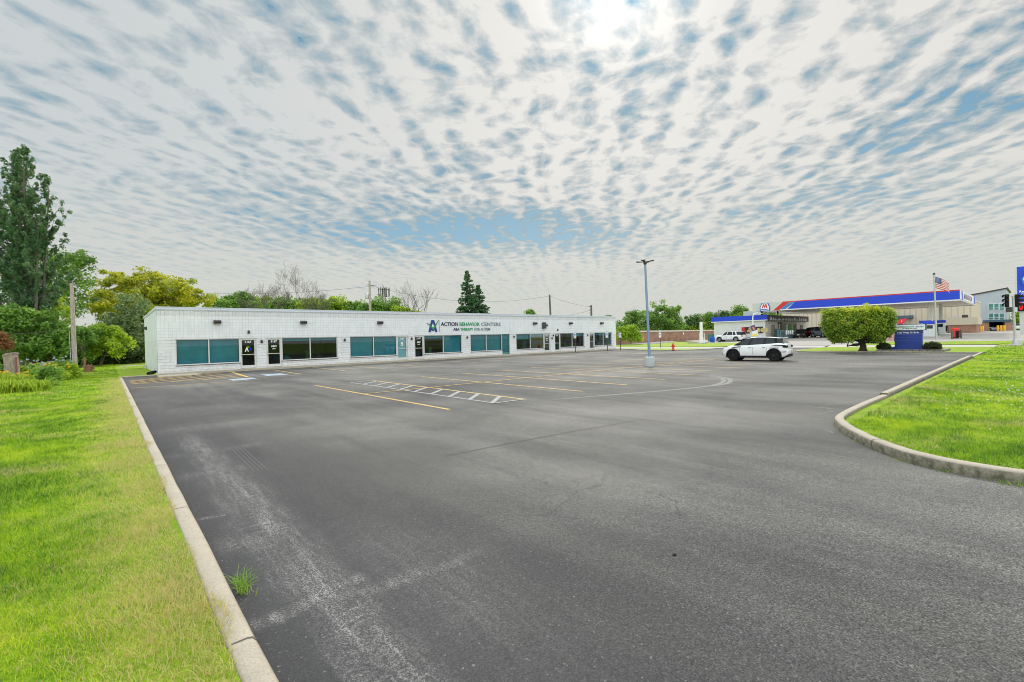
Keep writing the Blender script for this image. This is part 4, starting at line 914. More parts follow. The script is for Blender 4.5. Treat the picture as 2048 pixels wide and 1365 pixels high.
MB().bbox(sp0.x+.14, sp0.y-.24, sp0.z+.4, sp0.x+.20, sp0.y-.16, sp0.z+1.4, .01).build('board', plain('faded_red_board', (.22, .08, .07), .8), t)

# ------------------------------------------------------------------ vehicles (x = forward)
M_carw = car_paint('white_car_paint', (.78, .80, .83)); M_carb = car_paint('black_car_paint', (.015, .016, .02)); M_carr = car_paint('red_car_paint', (.42, .02, .016)); M_carg = car_paint('grey_car_paint', (.07, .09, .11))
M_tint = plain('tinted_glass', (.010, .018, .022), .06, var=.1, spec=.45); M_trim = plain('black_trim', (.010, .010, .011), .6, spec=.25)
M_rim = plain('alloy_rim', (.50, .51, .53), .3, .7); M_rimb = plain('dark_rim', (.02, .02, .022), .35, .5); M_lampr = plain('tail_lamp', (.35, .01, .01), .2); M_lampw = plain('head_lamp', (.55, .60, .65), .1)
M_lit = emis('brake_lamp_lit', (1, .05, .02), 2.0)
def lerp_list(pts, x):
    if x <= pts[0][0]: return pts[0][1]
    for (a, za), (b, zb) in zip(pts[:-1], pts[1:]):
        if a <= x <= b: return za+(zb-za)*(x-a)/(b-a)
    return pts[-1][1]
def wheel(parent, x, y, r, w_, rim, spokes=5):
    s = 1 if y > 0 else -1; o = MB()
    prof = [(r*.70, -w_*.42), (r*.93, -w_*.5), (r, -w_*.34), (r, w_*.34), (r*.93, w_*.5), (r*.70, w_*.42)]
    n = 28; vs = []; fs = []
    for rr, yy in prof:
        for k in range(n): th = 2*math.pi*k/n; vs.append((x+rr*math.cos(th), y+yy, r+rr*math.sin(th)))
    m_ = len(prof)
    for i in range(m_):
        for k in range(n): j = (k+1) % n; i2 = (i+1) % m_; fs.append((i*n+k, i*n+j, i2*n+j, i2*n+k))
    o.add(vs, fs, True); t = o.build('wheel', M_rubber, parent, local=True)
    rm = MB(); yo = y+s*w_*.30; yb = y+s*w_*.02
    ring = [(r*.70, y+s*w_*.44), (r*.64, y+s*w_*.40), (r*.62, yb), (r*.70, yb)]
    vs = []; fs = []
    for rr, yy in ring:
        for k in range(n): th = 2*math.pi*k/n; vs.append((x+rr*math.cos(th), yy, r+rr*math.sin(th)))
    for i in range(4):
        for k in range(n): j = (k+1) % n; i2 = (i+1) % 4; fs.append((i*n+k, i*n+j, i2*n+j, i2*n+k))
    rm.add(vs, fs, True)
    for k in range(spokes):
        for d_ in (-.13, .13):
            a = 2*math.pi*k/spokes+.3; c_, s_ = math.cos(a), math.sin(a)
            rm.prism([(r*.10, d_*.2*r-.018), (r*.66, d_*r-.016), (r*.66, d_*r+.016), (r*.10, d_*.2*r+.018)], (x, yo, r), (c_, 0, s_), (-s_, 0, c_), (0, s, 0), 0, .03)
    rm.prism([(r*.14*math.cos(q*.785), r*.14*math.sin(q*.785)) for q in range(8)], (x, yo, r), (1, 0, 0), (0, 0, 1), (0, s, 0), 0, .04)
    rm.build('rim', rim, t, local=True)
    MB().prism([(r*.68*math.cos(q*.524), r*.68*math.sin(q*.524)) for q in range(12)], (x, yb, r), (1, 0, 0), (0, 0, 1), (0, s, 0), -.01, .01).build('brake_disc', M_trim, t, local=True)
def car(name, loc, rz, label, paint, top, glass, L, W, Hh, wb, r, fx, rim, zb=.24, roof_mat=None, pill=(), rear_lit=False, roof_black=False, cat='car', belt=None, black_pillars=False):
    t = thing(name, loc, label, cat, None, rz); hw = W/2
    xs_ = sorted(set([round(-L/2+L*i/44, 4) for i in range(45)])); vs = []; fs = []; m_ = 0
    for x in xs_:
        e = min(1, (L/2-abs(x))/.55); pf = (.80 if x > 0 else .86); wv_ = hw*(pf+(1-pf)*math.sin(e*math.pi/2)); zt = lerp_list(top, x)
        zlo = zb+.16*(1-min(1, (L/2-abs(x))/.30))
        hmid = zlo+(zt-zlo)*.50; sec = [(0, zlo), (wv_*.88, zlo), (wv_*.965, zlo+.05), (wv_*.99, zlo+.16), (wv_, hmid), (wv_*.985, zt-.16), (wv_*.955, zt-.05), (wv_*.90, zt), (wv_*.5, zt+.012), (0, zt+.02)]
        ring = sec+[(-a, b) for a, b in sec[-2:0:-1]]; m_ = len(ring); vs += [(x, a, b) for a, b in ring]
    n = len(xs_)
    for i in range(n-1):
        for k in range(m_): j = (k+1) % m_; fs.append((i*m_+k, i*m_+j, (i+1)*m_+j, (i+1)*m_+k))
    fs += [tuple(range(m_)), tuple(range((n-1)*m_, n*m_))]
    body = MB().add(vs, fs, True).build('body', paint, t, local=True)
    axs = (fx, fx-wb); cut = MB()
    for ax in axs:
        for s in (-1, 1):
            k = 26; ar = r+.045
            pts = [(ar*math.cos(math.pi*2*q/k), ar*math.sin(math.pi*2*q/k)) for q in range(k)]
            cut.prism(pts, (ax, 0, r+.01), (1, 0, 0), (0, 0, 1), (0, s, 0), hw-.30, hw+.2)
    co = cut.build('cutter', None, t, local=True)
    md = body.modifiers.new('arch', 'BOOLEAN'); md.operation = 'DIFFERENCE'; md.object = co; md.solver = 'EXACT'
    bpy.context.view_layer.update(); dg = bpy.context.evaluated_depsgraph_get()
    me = bpy.data.meshes.new_from_object(body.evaluated_get(dg)); body.modifiers.clear(); body.data = me; bpy.data.objects.remove(co)
    me.materials.clear(); me.materials.append(paint)
    for p in me.polygons: p.material_index = 0
    # dark arch lips and liners, sill trim
    tr = MB()
    for ax in axs:
        for s in (-1, 1):
            q = []; k = 18
            for i in range(k+1):
                a = R(-18+216*i/k); q.append((math.cos(a), math.sin(a)))
            for a, b in zip(q[:-1], q[1:]):
                r0_, r1_ = r+.010, r+.095
                tr.prism([(a[0]*r0_, a[1]*r0_), (a[0]*r1_, a[1]*r1_), (b[0]*r1_, b[1]*r1_), (b[0]*r0_, b[1]*r0_)], (ax, 0, r+.01), (1, 0, 0), (0, 0, 1), (0, s, 0), hw*.965-.03, hw+.008)
            tr.prism([((r+.05)*math.cos(math.pi*2*i/20), (r+.05)*math.sin(math.pi*2*i/20)) for i in range(20)], (ax, 0, r+.01), (1, 0, 0), (0, 0, 1), (0, s, 0), hw-.32, hw-.30)
    for s in (-1, 1): tr.box(axs[1]+r+.06, min(s*hw*.9, s*(hw+.004)), zb-.03, axs[0]-r-.06, max(s*hw*.9, s*(hw+.004)), zb+.10)
    tr.box(-L/2+.25, -hw*.8, zb-.05, L/2-.3, hw*.8, zb+.05)
    tr.build('trim', M_trim, t, local=True)
    for ax in axs:
        for s in (-1, 1): wheel(t, ax, s*(hw-.125), r, .235, rim)
    # glasshouse
    zmin = min(p[1] for p in glass); zmax = max(p[1] for p in glass)
    def gy(z): k = (z-zmin)/(zmax-zmin); return hw*(.90-.17*k**1.2)
    base = [(x, z) for x, z in glass]; gl = MB(); n = len(base)
    Lf = [(x, gy(z), z) for x, z in base]; Rt = [(x, -gy(z), z) for x, z in base]
    low = [(base[-1][0], zmin-.12), (base[0][0], zmin-.12)]
    Lf += [(x, gy(zmin), z) for x, z in low]; Rt += [(x, -gy(zmin), z) for x, z in low]; n2 = len(Lf)
    gl.add(Lf+Rt, [tuple(range(n2)), tuple(range(2*n2-1, n2-1, -1))]+[(i, (i+1) % n2, n2+(i+1) % n2, n2+i) for i in range(n2)])
    gl.build('windows', M_tint, t, local=True)
    rf = MB(); top_i = [i for i in range(n) if base[i][1] > zmax-.13]
    a_, b_ = top_i[0], top_i[-1]; vs = []; fs = []
    for i in range(a_, b_+1):
        x, z = base[i]; yy = gy(z)+.012; vs += [(x, -yy, z-.055), (x, -yy*.97, z+.012), (x, -yy*.6, z+.032), (x, 0, z+.038), (x, yy*.6, z+.032), (x, yy*.97, z+.012), (x, yy, z-.055)]
    for i in range(b_-a_):
        for k in range(6): fs.append((i*7+k, i*7+k+1, i*7+8+k, i*7+7+k))
    fs += [tuple(range(7)), tuple(range((b_-a_)*7, (b_-a_)*7+7))]
    rf.add(vs, fs, True); rf.build('roof', roof_mat or paint, t, local=True)
    pb = MB()
    def strip(p, q, wd):
        for s in (-1, 1):
            (x0, z0), (x1, z1) = p, q; y0, y1 = s*(gy(z0)+.006), s*(gy(z1)+.006)
            pb.add([(x0-wd, y0, z0), (x0+wd, y0, z0), (x1+wd, y1, z1), (x1-wd, y1, z1), (x0-wd, y0-s*.03, z0), (x0+wd, y0-s*.03, z0), (x1+wd, y1-s*.03, z1), (x1-wd, y1-s*.03, z1)], [(0, 1, 2, 3), (4, 5, 6, 7), (0, 1, 5, 4), (1, 2, 6, 5), (2, 3, 7, 6), (3, 0, 4, 7)])
    strip(base[0], base[1], .045)
    for p, q, wd in pill: strip(p, q, wd)
    pb.build('pillar', M_trim if black_pillars else paint, t, local=True)
    # lamps, handles, mirrors, plates, seams
    zf = lerp_list(top, L/2-.15); zr = lerp_list(top, -L/2+.1)
    for s in (-1, 1):
        MB().bbox(L/2-.42, min(s*hw*.60, s*hw*.90), zf-.20, L/2-.10, max(s*hw*.60, s*hw*.90), zf-.08, .04).build('headlight', M_lampw, t, local=True)
        MB().bbox(-L/2+.0, min(s*hw*.62, s*hw*.955), zr-.22, -L/2+.32, max(s*hw*.62, s*hw*.955), zr-.08, .03).build('tail_light', M_lit if rear_lit else (M_trim if black_pillars else M_lampr), t, local=True)
        mx = base[0][0]-.32; MB().bbox(mx-.09, min(s*hw*.93, s*(hw+.13)), zmin+.02, mx+.07, max(s*hw*.93, s*(hw+.13)), zmin+.16, .04).build('mirror', paint if not black_pillars else M_trim, t, local=True)
        for hx in (axs[0]-1.15, axs[0]-2.05): MB().bbox(hx-.10, min(s*hw*.97, s*(hw+.015)), zmin-.16, hx+.10, max(s*hw*.97, s*(hw+.015)), zmin-.135, .01).build('door_handle', M_rim if not black_pillars else M_rimb, t, local=True)
    for hx in (axs[0]-.47, axs[0]-1.34, axs[0]-2.22):
        for s in (-1, 1): MB().box(hx-.006, min(s*hw*.98, s*(hw+.0015)), zb+.18, hx+.006, max(s*hw*.98, s*(hw+.0015)), zmin-.12).build('door_seam', M_trim, t, local=True)
    MB().bbox(L/2-.12, -hw*.45, zb+.16, L/2+.0, hw*.45, zf-.18, .03).build('grille', M_trim, t, local=True)
    MB().box(L/2+.002, -.16, zb+.22, L/2+.012, .16, zb+.34).build('number_plate', M_lbl, t, local=True)
    MB().bbox(-L/2-.01, -hw*.80, zb+.02, -L/2+.28, hw*.80, zb+.24, .04).build('rear_bumper', M_trim, t, local=True)
    MB().box(-L/2-.008, -.2, zb+.42, -L/2+.02, .2, zb+.54).build('number_plate', M_lbl, t, local=True)
    return t
ev_top = [(-2.185, .80), (-2.15, 1.06), (-2.05, 1.20), (-1.6, 1.24), (-1.2, 1.20), (.3, 1.11), (1.25, 1.08), (1.72, 1.02), (2.02, .90), (2.13, .76), (2.185, .58)]
ev_glass = [(1.30, 1.08), (.50, 1.52), (.15, 1.60), (-.30, 1.635), (-.95, 1.62), (-1.45, 1.575), (-1.62, 1.555), (-1.98, 1.22)]
EH = R(97); evc = G(1506, 723)+Vector((math.cos(EH-math.pi/2), math.sin(EH-math.pi/2), 0))*.82
ev = car('parked_car', (evc.x, evc.y, .004), EH, 'white compact SUV with black wheels parked alone across the stall lines of the lot', M_carw, ev_top, ev_glass, 4.37, 1.90, 1.65, 2.68, .395, 1.335, M_rimb, zb=.28,
         pill=[((.30, 1.12), (.06, 1.58), .045), ((-.72, 1.18), (-.80, 1.60), .045), ((-1.50, 1.22), (-1.42, 1.56), .09)], black_pillars=True)
MB().prism([(-1.45, 1.60), (-1.92, 1.585), (-1.95, 1.555), (-1.50, 1.54)], (0, 0, 0), (1, 0, 0), (0, 0, 1), (0, 1, 0), -.62, .62).build('spoiler', M_carw, ev, local=True)
ev.scale = (.89, .91, .93)
for s in (-1, 1):
    MB().prism([(1.42, .97), (.78, 1.03), (.84, .985), (1.30, .93)], (0, 0, 0), (1, 0, 0), (0, 0, 1), (0, s, 0), .93, .955).build('side_vent', M_trim, ev, local=True)
    MB().prism([(-1.2, 1.085), (-1.45, 1.06), (-2.05, 1.03), (-2.10, 1.10), (-1.5, 1.10)], (0, 0, 0), (1, 0, 0), (0, 0, 1), (0, s, 0), .90, .958).build('tail_lamp_strip', M_trim, ev, local=True)
    MB().prism([(-.93, .33), (.93, .33), (.93, .375), (-.93, .375)], (0, 0, 0), (1, 0, 0), (0, 0, 1), (0, s, 0), .93, .962).build('sill_strip', M_trim, ev, local=True)
    MB().prism([(-1.72, .62), (-2.1, .64), (-2.12, .67), (-1.72, .655)], (0, 0, 0), (1, 0, 0), (0, 0, 1), (0, s, 0), .88, .945).build('bumper_slot', M_trim, ev, local=True)
MB().lathe((-1.35, 0, 1.60), [(.02, 0), (.02, .09)], 6).build('aerial', M_trim, ev, local=True)
pal_top = [(-2.49, .80), (-2.46, 1.05), (-2.3, 1.12), (-1.5, 1.12), (1.2, 1.08), (1.75, 1.05), (2.2, .98), (2.4, .85), (2.49, .6)]
pal_glass = [(1.20, 1.08), (.55, 1.60), (.2, 1.70), (-.6, 1.73), (-1.6, 1.72), (-2.15, 1.68), (-2.35, 1.12)]
def at_g(px, py, d): p = D(px, py, d); return (p.x, p.y, gz(p.x, p.y)+.03)
sv = at_g(1460.5, 686, 81.6)
pal = car('parked_car', sv, R(90), 'large white SUV with chrome wheels parked along the blue-trimmed shop wall', M_carw, pal_top, pal_glass, 4.98, 1.97, 1.75, 2.9, .385, 1.52, M_rim,
    pill=[((.25, 1.1), (.05, 1.68), .04), ((-.75, 1.1), (-.75, 1.70), .04), ((-1.45, 1.1), (-1.25, 1.70), .10)])
def heading(a, b): v = fwd*a+rt*b; return math.atan2(v.y, v.x)
sed_top = [(-2.35, .75), (-2.3, .98), (-1.9, 1.04), (-1.2, 1.0), (.9, .94), (1.5, .88), (2.1, .78), (2.3, .62), (2.35, .5)]
sed_glass = [(1.0, .94), (.25, 1.38), (-.2, 1.46), (-.9, 1.45), (-1.4, 1.34), (-1.95, 1.03)]
car('parked_car', at_g(1602, 679, 80), heading(-.75, -.66), 'black car with its nose towards the lot beside the ice chests of the shop', M_carb, sed_top, sed_glass, 4.7, 1.85, 1.46, 2.8, .33, 1.45, M_rim, pill=[((-.35, .95), (-.35, 1.45), .03)])
car('parked_car', at_g(1626, 678, 80.5), heading(1, .15), 'red SUV seen from behind with its brake lamp lit under the canopy', M_carr, pal_top, pal_glass, 4.6, 1.9, 1.7, 2.75, .36, 1.4, M_rim, rear_lit=True, pill=[((-1.45, 1.1), (-1.25, 1.70), .10)])
car('parked_car', at_g(1648, 679, 75), heading(-1, -.1), 'dark grey SUV facing the lot directly left of the topiary crown', M_carg, pal_top, pal_glass, 4.6, 1.9, 1.62, 2.75, .36, 1.4, M_rim, pill=[((-1.45, 1.1), (-1.25, 1.70), .10)])
car('parked_car', at_g(1675, 680, 76), heading(-.3, -1), 'dark car mostly hidden behind the topiary crown', M_carb, sed_top, sed_glass, 4.6, 1.82, 1.46, 2.75, .33, 1.4, M_rim, pill=[((-.35, .95), (-.35, 1.45), .03)])
car('parked_car', at_g(1973, 664, 112), heading(-1, .1), 'small white car parked before the grey three-storey building by yellow bollards', M_carw, sed_top, sed_glass, 4.6, 1.85, 1.5, 2.75, .33, 1.4, M_rim)
car('parked_car', at_g(2034, 662, 118), heading(-.4, 1), 'white car parked far right behind the traffic signal pole', M_carw, pal_top, pal_glass, 4.8, 1.9, 1.7, 2.8, .36, 1.45, M_rim)

# ------------------------------------------------------------------ filling station canopy
CX, CY0, CY1, CZ0, CZ1 = 85.0, 6.6, 32.7, 5.42, 6.66
cn = thing('fuel_canopy', (CX, 20, gz(88, 20)), 'wide fuel station canopy with a blue and red striped fascia on pale columns', 'canopy')
cz1 = lambda y: CZ1
cb = MB(); cb.box(CX, CY0, CZ0, CX+.15, CY1, CZ1+.20); cb.box(CX+.15, CY0, CZ0, CX+24, CY0+.15, CZ1+.20); cb.box(CX+24, CY0, CZ0, CX+24.15, CY1, CZ1+.20); cb.box(CX+.15, CY1-.15, CZ0, CX+24, CY1, CZ1+.20); cb.build('fascia', M_fascia, cn)
MB().box(CX+.16, CY0+.16, CZ0+.12, CX+23.99, CY1-.16, CZ0+.35).build('soffit', plain('soffit_panels', (.82, .77, .68), .5, var=.1, scale=.6), cn)
MB().box(CX+.16, CY0+.16, CZ1-.05, CX+23.99, CY1-.16, CZ1+.0).build('roof', M_fascia, cn)
T_ = CZ1+.20
def fpan(name, pts, mat, d): return MB().prism(pts, (CX, 0, 0), (0, 1, 0), (0, 0, 1), (-1, 0, 0), .001, d).build(name, mat, cn)
fpan('blue_band', [(27.2, CZ0+.16), (26.0, T_-.14), (CY0, T_-.14), (CY0, CZ0+.16)], M_royal, .02)
fpan('red_stripe', [(28.0, T_-.14), (27.9, T_+.01), (CY0, T_+.01), (CY0, T_-.14)], M_red, .024)
fpan('red_slash', [(29.4, CZ0+.06), (28.5, CZ0+.06), (26.9, T_-.15), (27.95, T_-.15)], M_red, .03)
fpan('light_blue_slash', [(28.45, CZ0+.16), (27.6, CZ0+.16), (26.05, T_-.20), (26.85, T_-.20)], M_skyb, .027)
fpan('white_trim', [(28.3, CZ0), (28.3, CZ0+.15), (CY0, CZ0+.15), (CY0, CZ0)], M_white, .03)
def hexlogo(parent, o, u, v, n_, w_, h_, letters=True):
    o = Vector(o); hx = lambda k: [(-w_*.28*k, -h_*.5*k), (w_*.28*k, -h_*.5*k), (w_*.5*k, -h_*.12*k), (w_*.5*k, h_*.12*k), (w_*.28*k, h_*.5*k), (-w_*.28*k, h_*.5*k)]
    hx = lambda k: [(-w_*.5*k, -h_*.5*k), (w_*.5*k, -h_*.5*k), (w_*.5*k+w_*.06, -h_*.1*k), (w_*.34*k, h_*.5*k), (-w_*.34*k, h_*.5*k), (-w_*.5*k-w_*.06, -h_*.1*k)]
    lb = MB().prism(hx(1), o, u, v, n_, 0, .12).build('logo', M_royal, parent)
    MB().prism(hx(.93), o, u, v, n_, .12, .135).build('logo_ring', M_skyb, lb); MB().prism(hx(.84), o, u, v, n_, .135, .15).build('logo_field', M_white, lb)
    MB().prism([(-.30*w_, -.12*h_), (-.20*w_, .34*h_), (-.07*w_, .34*h_), (0, .10*h_), (.07*w_, .34*h_), (.20*w_, .34*h_), (.30*w_, -.12*h_), (.17*w_, -.12*h_), (.115*w_, .15*h_), (.05*w_, -.09*h_), (-.05*w_, -.09*h_), (-.115*w_, .15*h_), (-.17*w_, -.12*h_)], o, u, v, n_, .15, .165).build('logo_letter', M_red, lb)
    if letters: text_obj('Marathon', 'lettering', M_royal, lb, o+Vector(u)*(-.40*w_)+Vector(v)*(-.36*h_)+Vector(n_)*.155, u, v, .24*h_, .01, 'LEFT', .012, squeeze=w_*.8/(.24*h_*4.3))
hexlogo(cn, (CX-.03, 30.65, (CZ0+T_)/2), (0, -1, 0), (0, 0, 1), (-1, 0, 0), 1.45, 1.42)
# short end: white letters' panel framed in dark blue
def epan(name, pts, mat, d): return MB().prism(pts, (0, CY0, 0), (1, 0, 0), (0, 0, 1), (0, -1, 0), .001, d).build(name, mat, cn)
epan('end_panel', [(CX+.3, CZ0+.25), (CX+23, CZ0+.25), (CX+23, T_-.1), (CX+.3, T_-.1)], M_white, .02)
epan('end_bar', [(CX+2.2, CZ0+.25), (CX+4.2, CZ0+.25), (CX+3.2, T_-.1), (CX+1.8, T_-.1)], M_royal, .03)
epan('end_bar', [(CX+20.5, CZ0+.25), (CX+23.1, CZ0+.25), (CX+23.1, T_-.05), (CX+20.5, T_-.05)], M_royal, .03)
text_obj('MARATHON', 'lettering', plain('end_letters', (.25, .22, .30), .5), cn, (CX+5, CY0-.03, CZ0+.45), (1, 0, 0), (0, 0, 1), 1.0, .03, 'LEFT', .03, squeeze=2.2)
for (x, y) in ((88.5, 9.9), (97.5, 9.7), (88.5, 18.0), (97.5, 18.0), (105.5, 27.2)):
    MB().bbox(x-.2, y-.2, gz(x, y)+.03, x+.2, y+.2, CZ0+.13, .03).build('column', plain('column_white', (.66, .66, .62), .5, var=.08), cn)
for y in (29.6, 32.2): MB().box(CX+2.6, y-.1, CZ0-.55, CX+2.8, y+.1, CZ0+.12).build('bracket', M_trim, cn)
fv = D(1686, 597, 88); tag(MB().bbox(fv.x-.45, fv.y-.45, 6.4, fv.x+.45, fv.y+.45, 7.9, .04).bbox(fv.x-.5, fv.y-.5, 7.9, fv.x+.5, fv.y+.5, 8.0, .02).build('roof_flue', M_steel, loc=(fv.x, fv.y, 6.4)), 'square grey metal flue box rising above the canopy fascia', 'flue')
# fuel pumps
def pump(px, py, d, label, rz=0.0):
    p = at_g(px, py, d); t = thing('fuel_pump', p, label, 'fuel pump', 'fuel pumps under the canopy', rz)
    MB().bbox(-.28, -.62, 0, .28, .62, 1.75, .03).build('cabinet', plain('pump_cabinet', (.62, .66, .68), .4, var=.06), t, local=True)
    MB().bbox(-.32, -.66, 1.76, .32, .66, 2.15, .03).build('header', M_royal, t, local=True)
    MB().box(-.295, -.35, 1.15, -.281, .35, 1.6).build('screen', M_tint, t, local=True)
    for s in (-1, 1):
        MB().bbox(-.22, s*.72-.09, .5, .22, s*.72+.09, 1.35, .03).build('nozzle_dock', M_trim, t, local=True)
        MB().tube([(-.1, s*.8, 1.2), (-.35, s*.95, .8), (-.35, s*.95, .3), (-.1, s*.75, .45)], .025, 6).build('hose', M_rubber, t, local=True)
    MB().bbox(-.5, -1.1, -.02, .5, 1.1, .12, .03).build('island_base', M_side, t, local=True)
pump(1859.5, 674.5, 62, 'near fuel pump with blue header, left of the flagpole'); pump(1880, 672, 67, 'fuel pump with blue header just right of the flagpole')
pump(1851, 672, 66, 'dark-hosed fuel pump showing beside the right edge of the blue sign')
def bollard(p, h, mat, label, r=.09, cat='bollard', group=None):
    tag(MB().lathe(p, [(r, 0), (r, h-.06), (r*.7, h-.01), (.01, h)], 12).build('bollard', mat, loc=tuple(p)), label, cat, group)
M_dgr = plain('dark_green_post', (.06, .10, .08), .6); M_yp = plain('yellow_post', (.70, .38, .02), .5)
bollard(at_g(1904, 680, 57.5), 1.1, M_dgr, 'dark green bollard left of the red air machine'); bollard(at_g(1922.5, 680, 57.5), 1.12, M_dgr, 'dark green bollard right of the red air machine')
p = at_g(1911.5, 681, 58); t = thing('air_machine', p, 'red air and vacuum machine standing between two dark green bollards', 'air machine', None, YAW-math.pi/2)
MB().bbox(-.5, -.2, .12, .5, .2, 1.32, .12).build('housing', M_red, t, local=True); MB().bbox(-.22, -.23, 0, .22, .2, .95, .04).build('front_panel', M_trim, t, local=True)
MB().tube([(.3, -.22, .9), (.45, -.35, .5), (.2, -.3, .2)], .03, 6).build('hose', M_trim, t, local=True)
# flagpole and flag
fb = at_g(1873, 680, 55); t = thing('flagpole', fb, 'tall grey flagpole with a dark ball top before the fuel canopy', 'flagpole'); ftop = D(1868, 547, 55)
MB().tube([fb, (ftop.x, ftop.y, ftop.z-.15)], [.11, .07], 12).build('shaft', M_steel, t); MB().lathe((ftop.x, ftop.y, ftop.z-.2), [(.03, 0), (.13, .06), (.14, .15), (.06, .26), (.01, .28)], 10).build('finial', M_bronze, t)
MB().lathe(fb, [(1.1, -.03), (1.1, .08), (.2, .12), (.14, .3)], 20).build('footing', M_side, t)
M_fr, M_fw, M_fb = plain('flag_red', (.55, .04, .05), .8), plain('flag_white', (.72, .70, .70), .8), plain('flag_blue', (.06, .09, .25), .8)
flg = thing('flag', (ftop.x, ftop.y, ftop.z-1.8), 'american flag with stars and stripes blowing to the right from the flagpole', 'flag')
def fpt(s, v, off=0.0):
    """cloth point: s along the fly 0..1, v up the hoist 0..1"""
    droop = -1.15*s**1.25; z = ftop.z-.38-1.40*(1-v)*(1-.30*s)+droop*(.75+.2*(1-v)); lat = 1.78*s+.10*(1-v)*s
    dep = .16*math.sin(s*7+v*1.6)*s+off; q = Vector((ftop.x, ftop.y, 0))+Vector(rt0)*(lat+.07)+Vector((fwd.x, fwd.y, 0))*dep; return (q.x, q.y, z)
def cloth(name, s0, s1, v0, v1, mat, off=0, parent=None):
    n = max(2, int((s1-s0)*20)); vs = []
    for i in range(n+1):
        s = s0+(s1-s0)*i/n; vs += [fpt(s, v0, off), fpt(s, v1, off), fpt(s, v0, off+.012), fpt(s, v1, off+.012)]
    fs = []
    for i in range(n): a = i*4; b = a+4; fs += [(a, b, b+1, a+1), (a+2, a+3, b+3, b+2), (a, a+2, b+2, b), (a+1, b+1, b+3, a+3)]
    return MB().add(vs, fs, True).build(name, mat, parent or flg)
for i in range(13): cloth('stripe', 0, 1, i/13, (i+1)/13-.0005, M_fr if i % 2 == 0 else M_fw)
ca = cloth('canton', 0, .42, 6/13, 1, M_fb, -.02)
stars = MB()
for r_ in range(5):
    for c_ in range(6):
        p = Vector(fpt(.035+.07*c_, .505+.1*r_, -.026)); q = [(math.cos(R(90+36*k))*(.035 if k % 2 == 0 else .015), math.sin(R(90+36*k))*(.035 if k % 2 == 0 else .015)) for k in range(10)]
        stars.prism(q, p, rt0, (0, 0, 1), -fwd, 0, .004)
stars.build('stars', M_fw, ca)
# traffic signals
tp_ = Vector((65.1, 1.33, .09)); tp_ = D(2030.5, 697.5, 41.5); tp_.z = .08
t = thing('traffic_signal', tp_, 'steel traffic signal pole with two dark signal heads at the far right lawn', 'traffic signal')
MB().lathe(tp_, [(.42, -.1), (.42, .10), (.40, .14), (.05, .15)], 18).build('footing', M_side, t)
ptop = D(2026, 590, 41.5)
MB().lathe(tp_+Vector((0, 0, .14)), [(.20, 0), (.20, .05), (.17, .3), (.14, .45), (.12, .5)], 14).build('pole_base', M_steel, t)
MB().tube([tp_+Vector((0, 0, .6)), ptop-Vector((0, 0, .1))], [.10, .085], 14).build('pole', M_steel, t)
for s, px_, nm in ((-1, 2013.5, 'l'), (1, 2033.5, 'r')):
    c = D(px_, 602, 41.5); hd = MB()
    hd.bbox(c.x-.14, c.y-.14, c.z-.58, c.x+.14, c.y+.14, c.z+.58, .03); ho = hd.build('signal_head', M_black, t)
    dv = (rt0*s*.75-Vector((fwd.x, fwd.y, 0))*.25*1).normalized(); sd = Vector((-dv.y, dv.x, 0))
    for dz in (.38, 0, -.38):
        vz = MB(); n = 10; vs = []
        for i in range(n+1):
            a = math.pi*(-.15+1.3*i/n); o_ = sd*(.15*math.cos(a))+Vector((0, 0, .15*math.sin(a)+dz)); q0 = c+dv*.13+o_; q1 = c+dv*(.13+.28)+o_*1.0
            q2 = c+dv*.13+o_*1.0+(sd*math.cos(a)+Vector((0, 0, math.sin(a))))*.012; q3 = q1+(sd*math.cos(a)+Vector((0, 0, math.sin(a))))*.012; vs += [q0, q1, q3, q2]
        fs = []
        for i in range(n): a = i*4; b = a+4; fs += [(a, b, b+1, a+1), (a+1, b+1, b+2, a+2), (a+2, b+2, b+3, a+3)]
        vz.add(vs, fs, True); vz.build('visor', M_black, ho)
    MB().tube([c+Vector((0, 0, .5)), ptop+Vector((0, 0, -.15))], .03, 6).build('bracket', M_steel, t); MB().tube([c-Vector((0, 0, .5)), ptop-Vector((0, 0, 1.15))], .03, 6).build('bracket', M_steel, t)
ped = D(2018, 620, 41.6); MB().bbox(ped.x-.12, ped.y-.2, ped.z-.22, ped.x+.12, ped.y+.2, ped.z+.22, .03).build('pedestrian_signal', M_bronze, t); MB().tube([ped, Vector((tp_.x, tp_.y, ped.z))], .03, 6).build('bracket', M_steel, t)
bx2 = D(2035, 692, 42.2); tag(MB().bbox(bx2.x-.3, bx2.y-.3, .05, bx2.x+.3, bx2.y+.3, .62, .03).build('utility_box', plain('utility_grey', (.55, .57, .55), .5), loc=(bx2.x, bx2.y, .05)), 'small pale utility box beside the foot of the traffic signal', 'utility box')
# price pylon
PX = 88.0; ya, yb = XP(2031, 580, PX).y, XP(2031, 580, PX).y-4.4; py = thing('price_pylon', (PX, (ya+yb)/2, .6), 'tall blue and white price sign of the fuel station, cut by the right picture edge', 'sign')
zt, zm, zb_ = XP(2031, 534, PX).z, XP(2031, 606, PX).z, XP(2031, 624, PX).z
MB().bbox(PX, yb, zb_, PX+.9, ya, zt, .03).build('cabinet', plain('pylon_side', (.62, .68, .72), .4), py)
MB().box(PX-.03, yb+.02, zm, PX-.001, ya-.15, zt-.04).build('blue_face', M_royal, py)
MB().box(PX-.028, yb+.02, zb_+.02, PX-.0008, ya-.15, zm-.02).build('price_panel', M_black, py)
MB().box(PX+.25, ya-.75, .4, PX+.6, ya-.30, zb_).build('post', M_fascia, py); MB().box(PX+.25, yb+.3, .4, PX+.6, yb+.75, zb_).build('post', M_fascia, py)
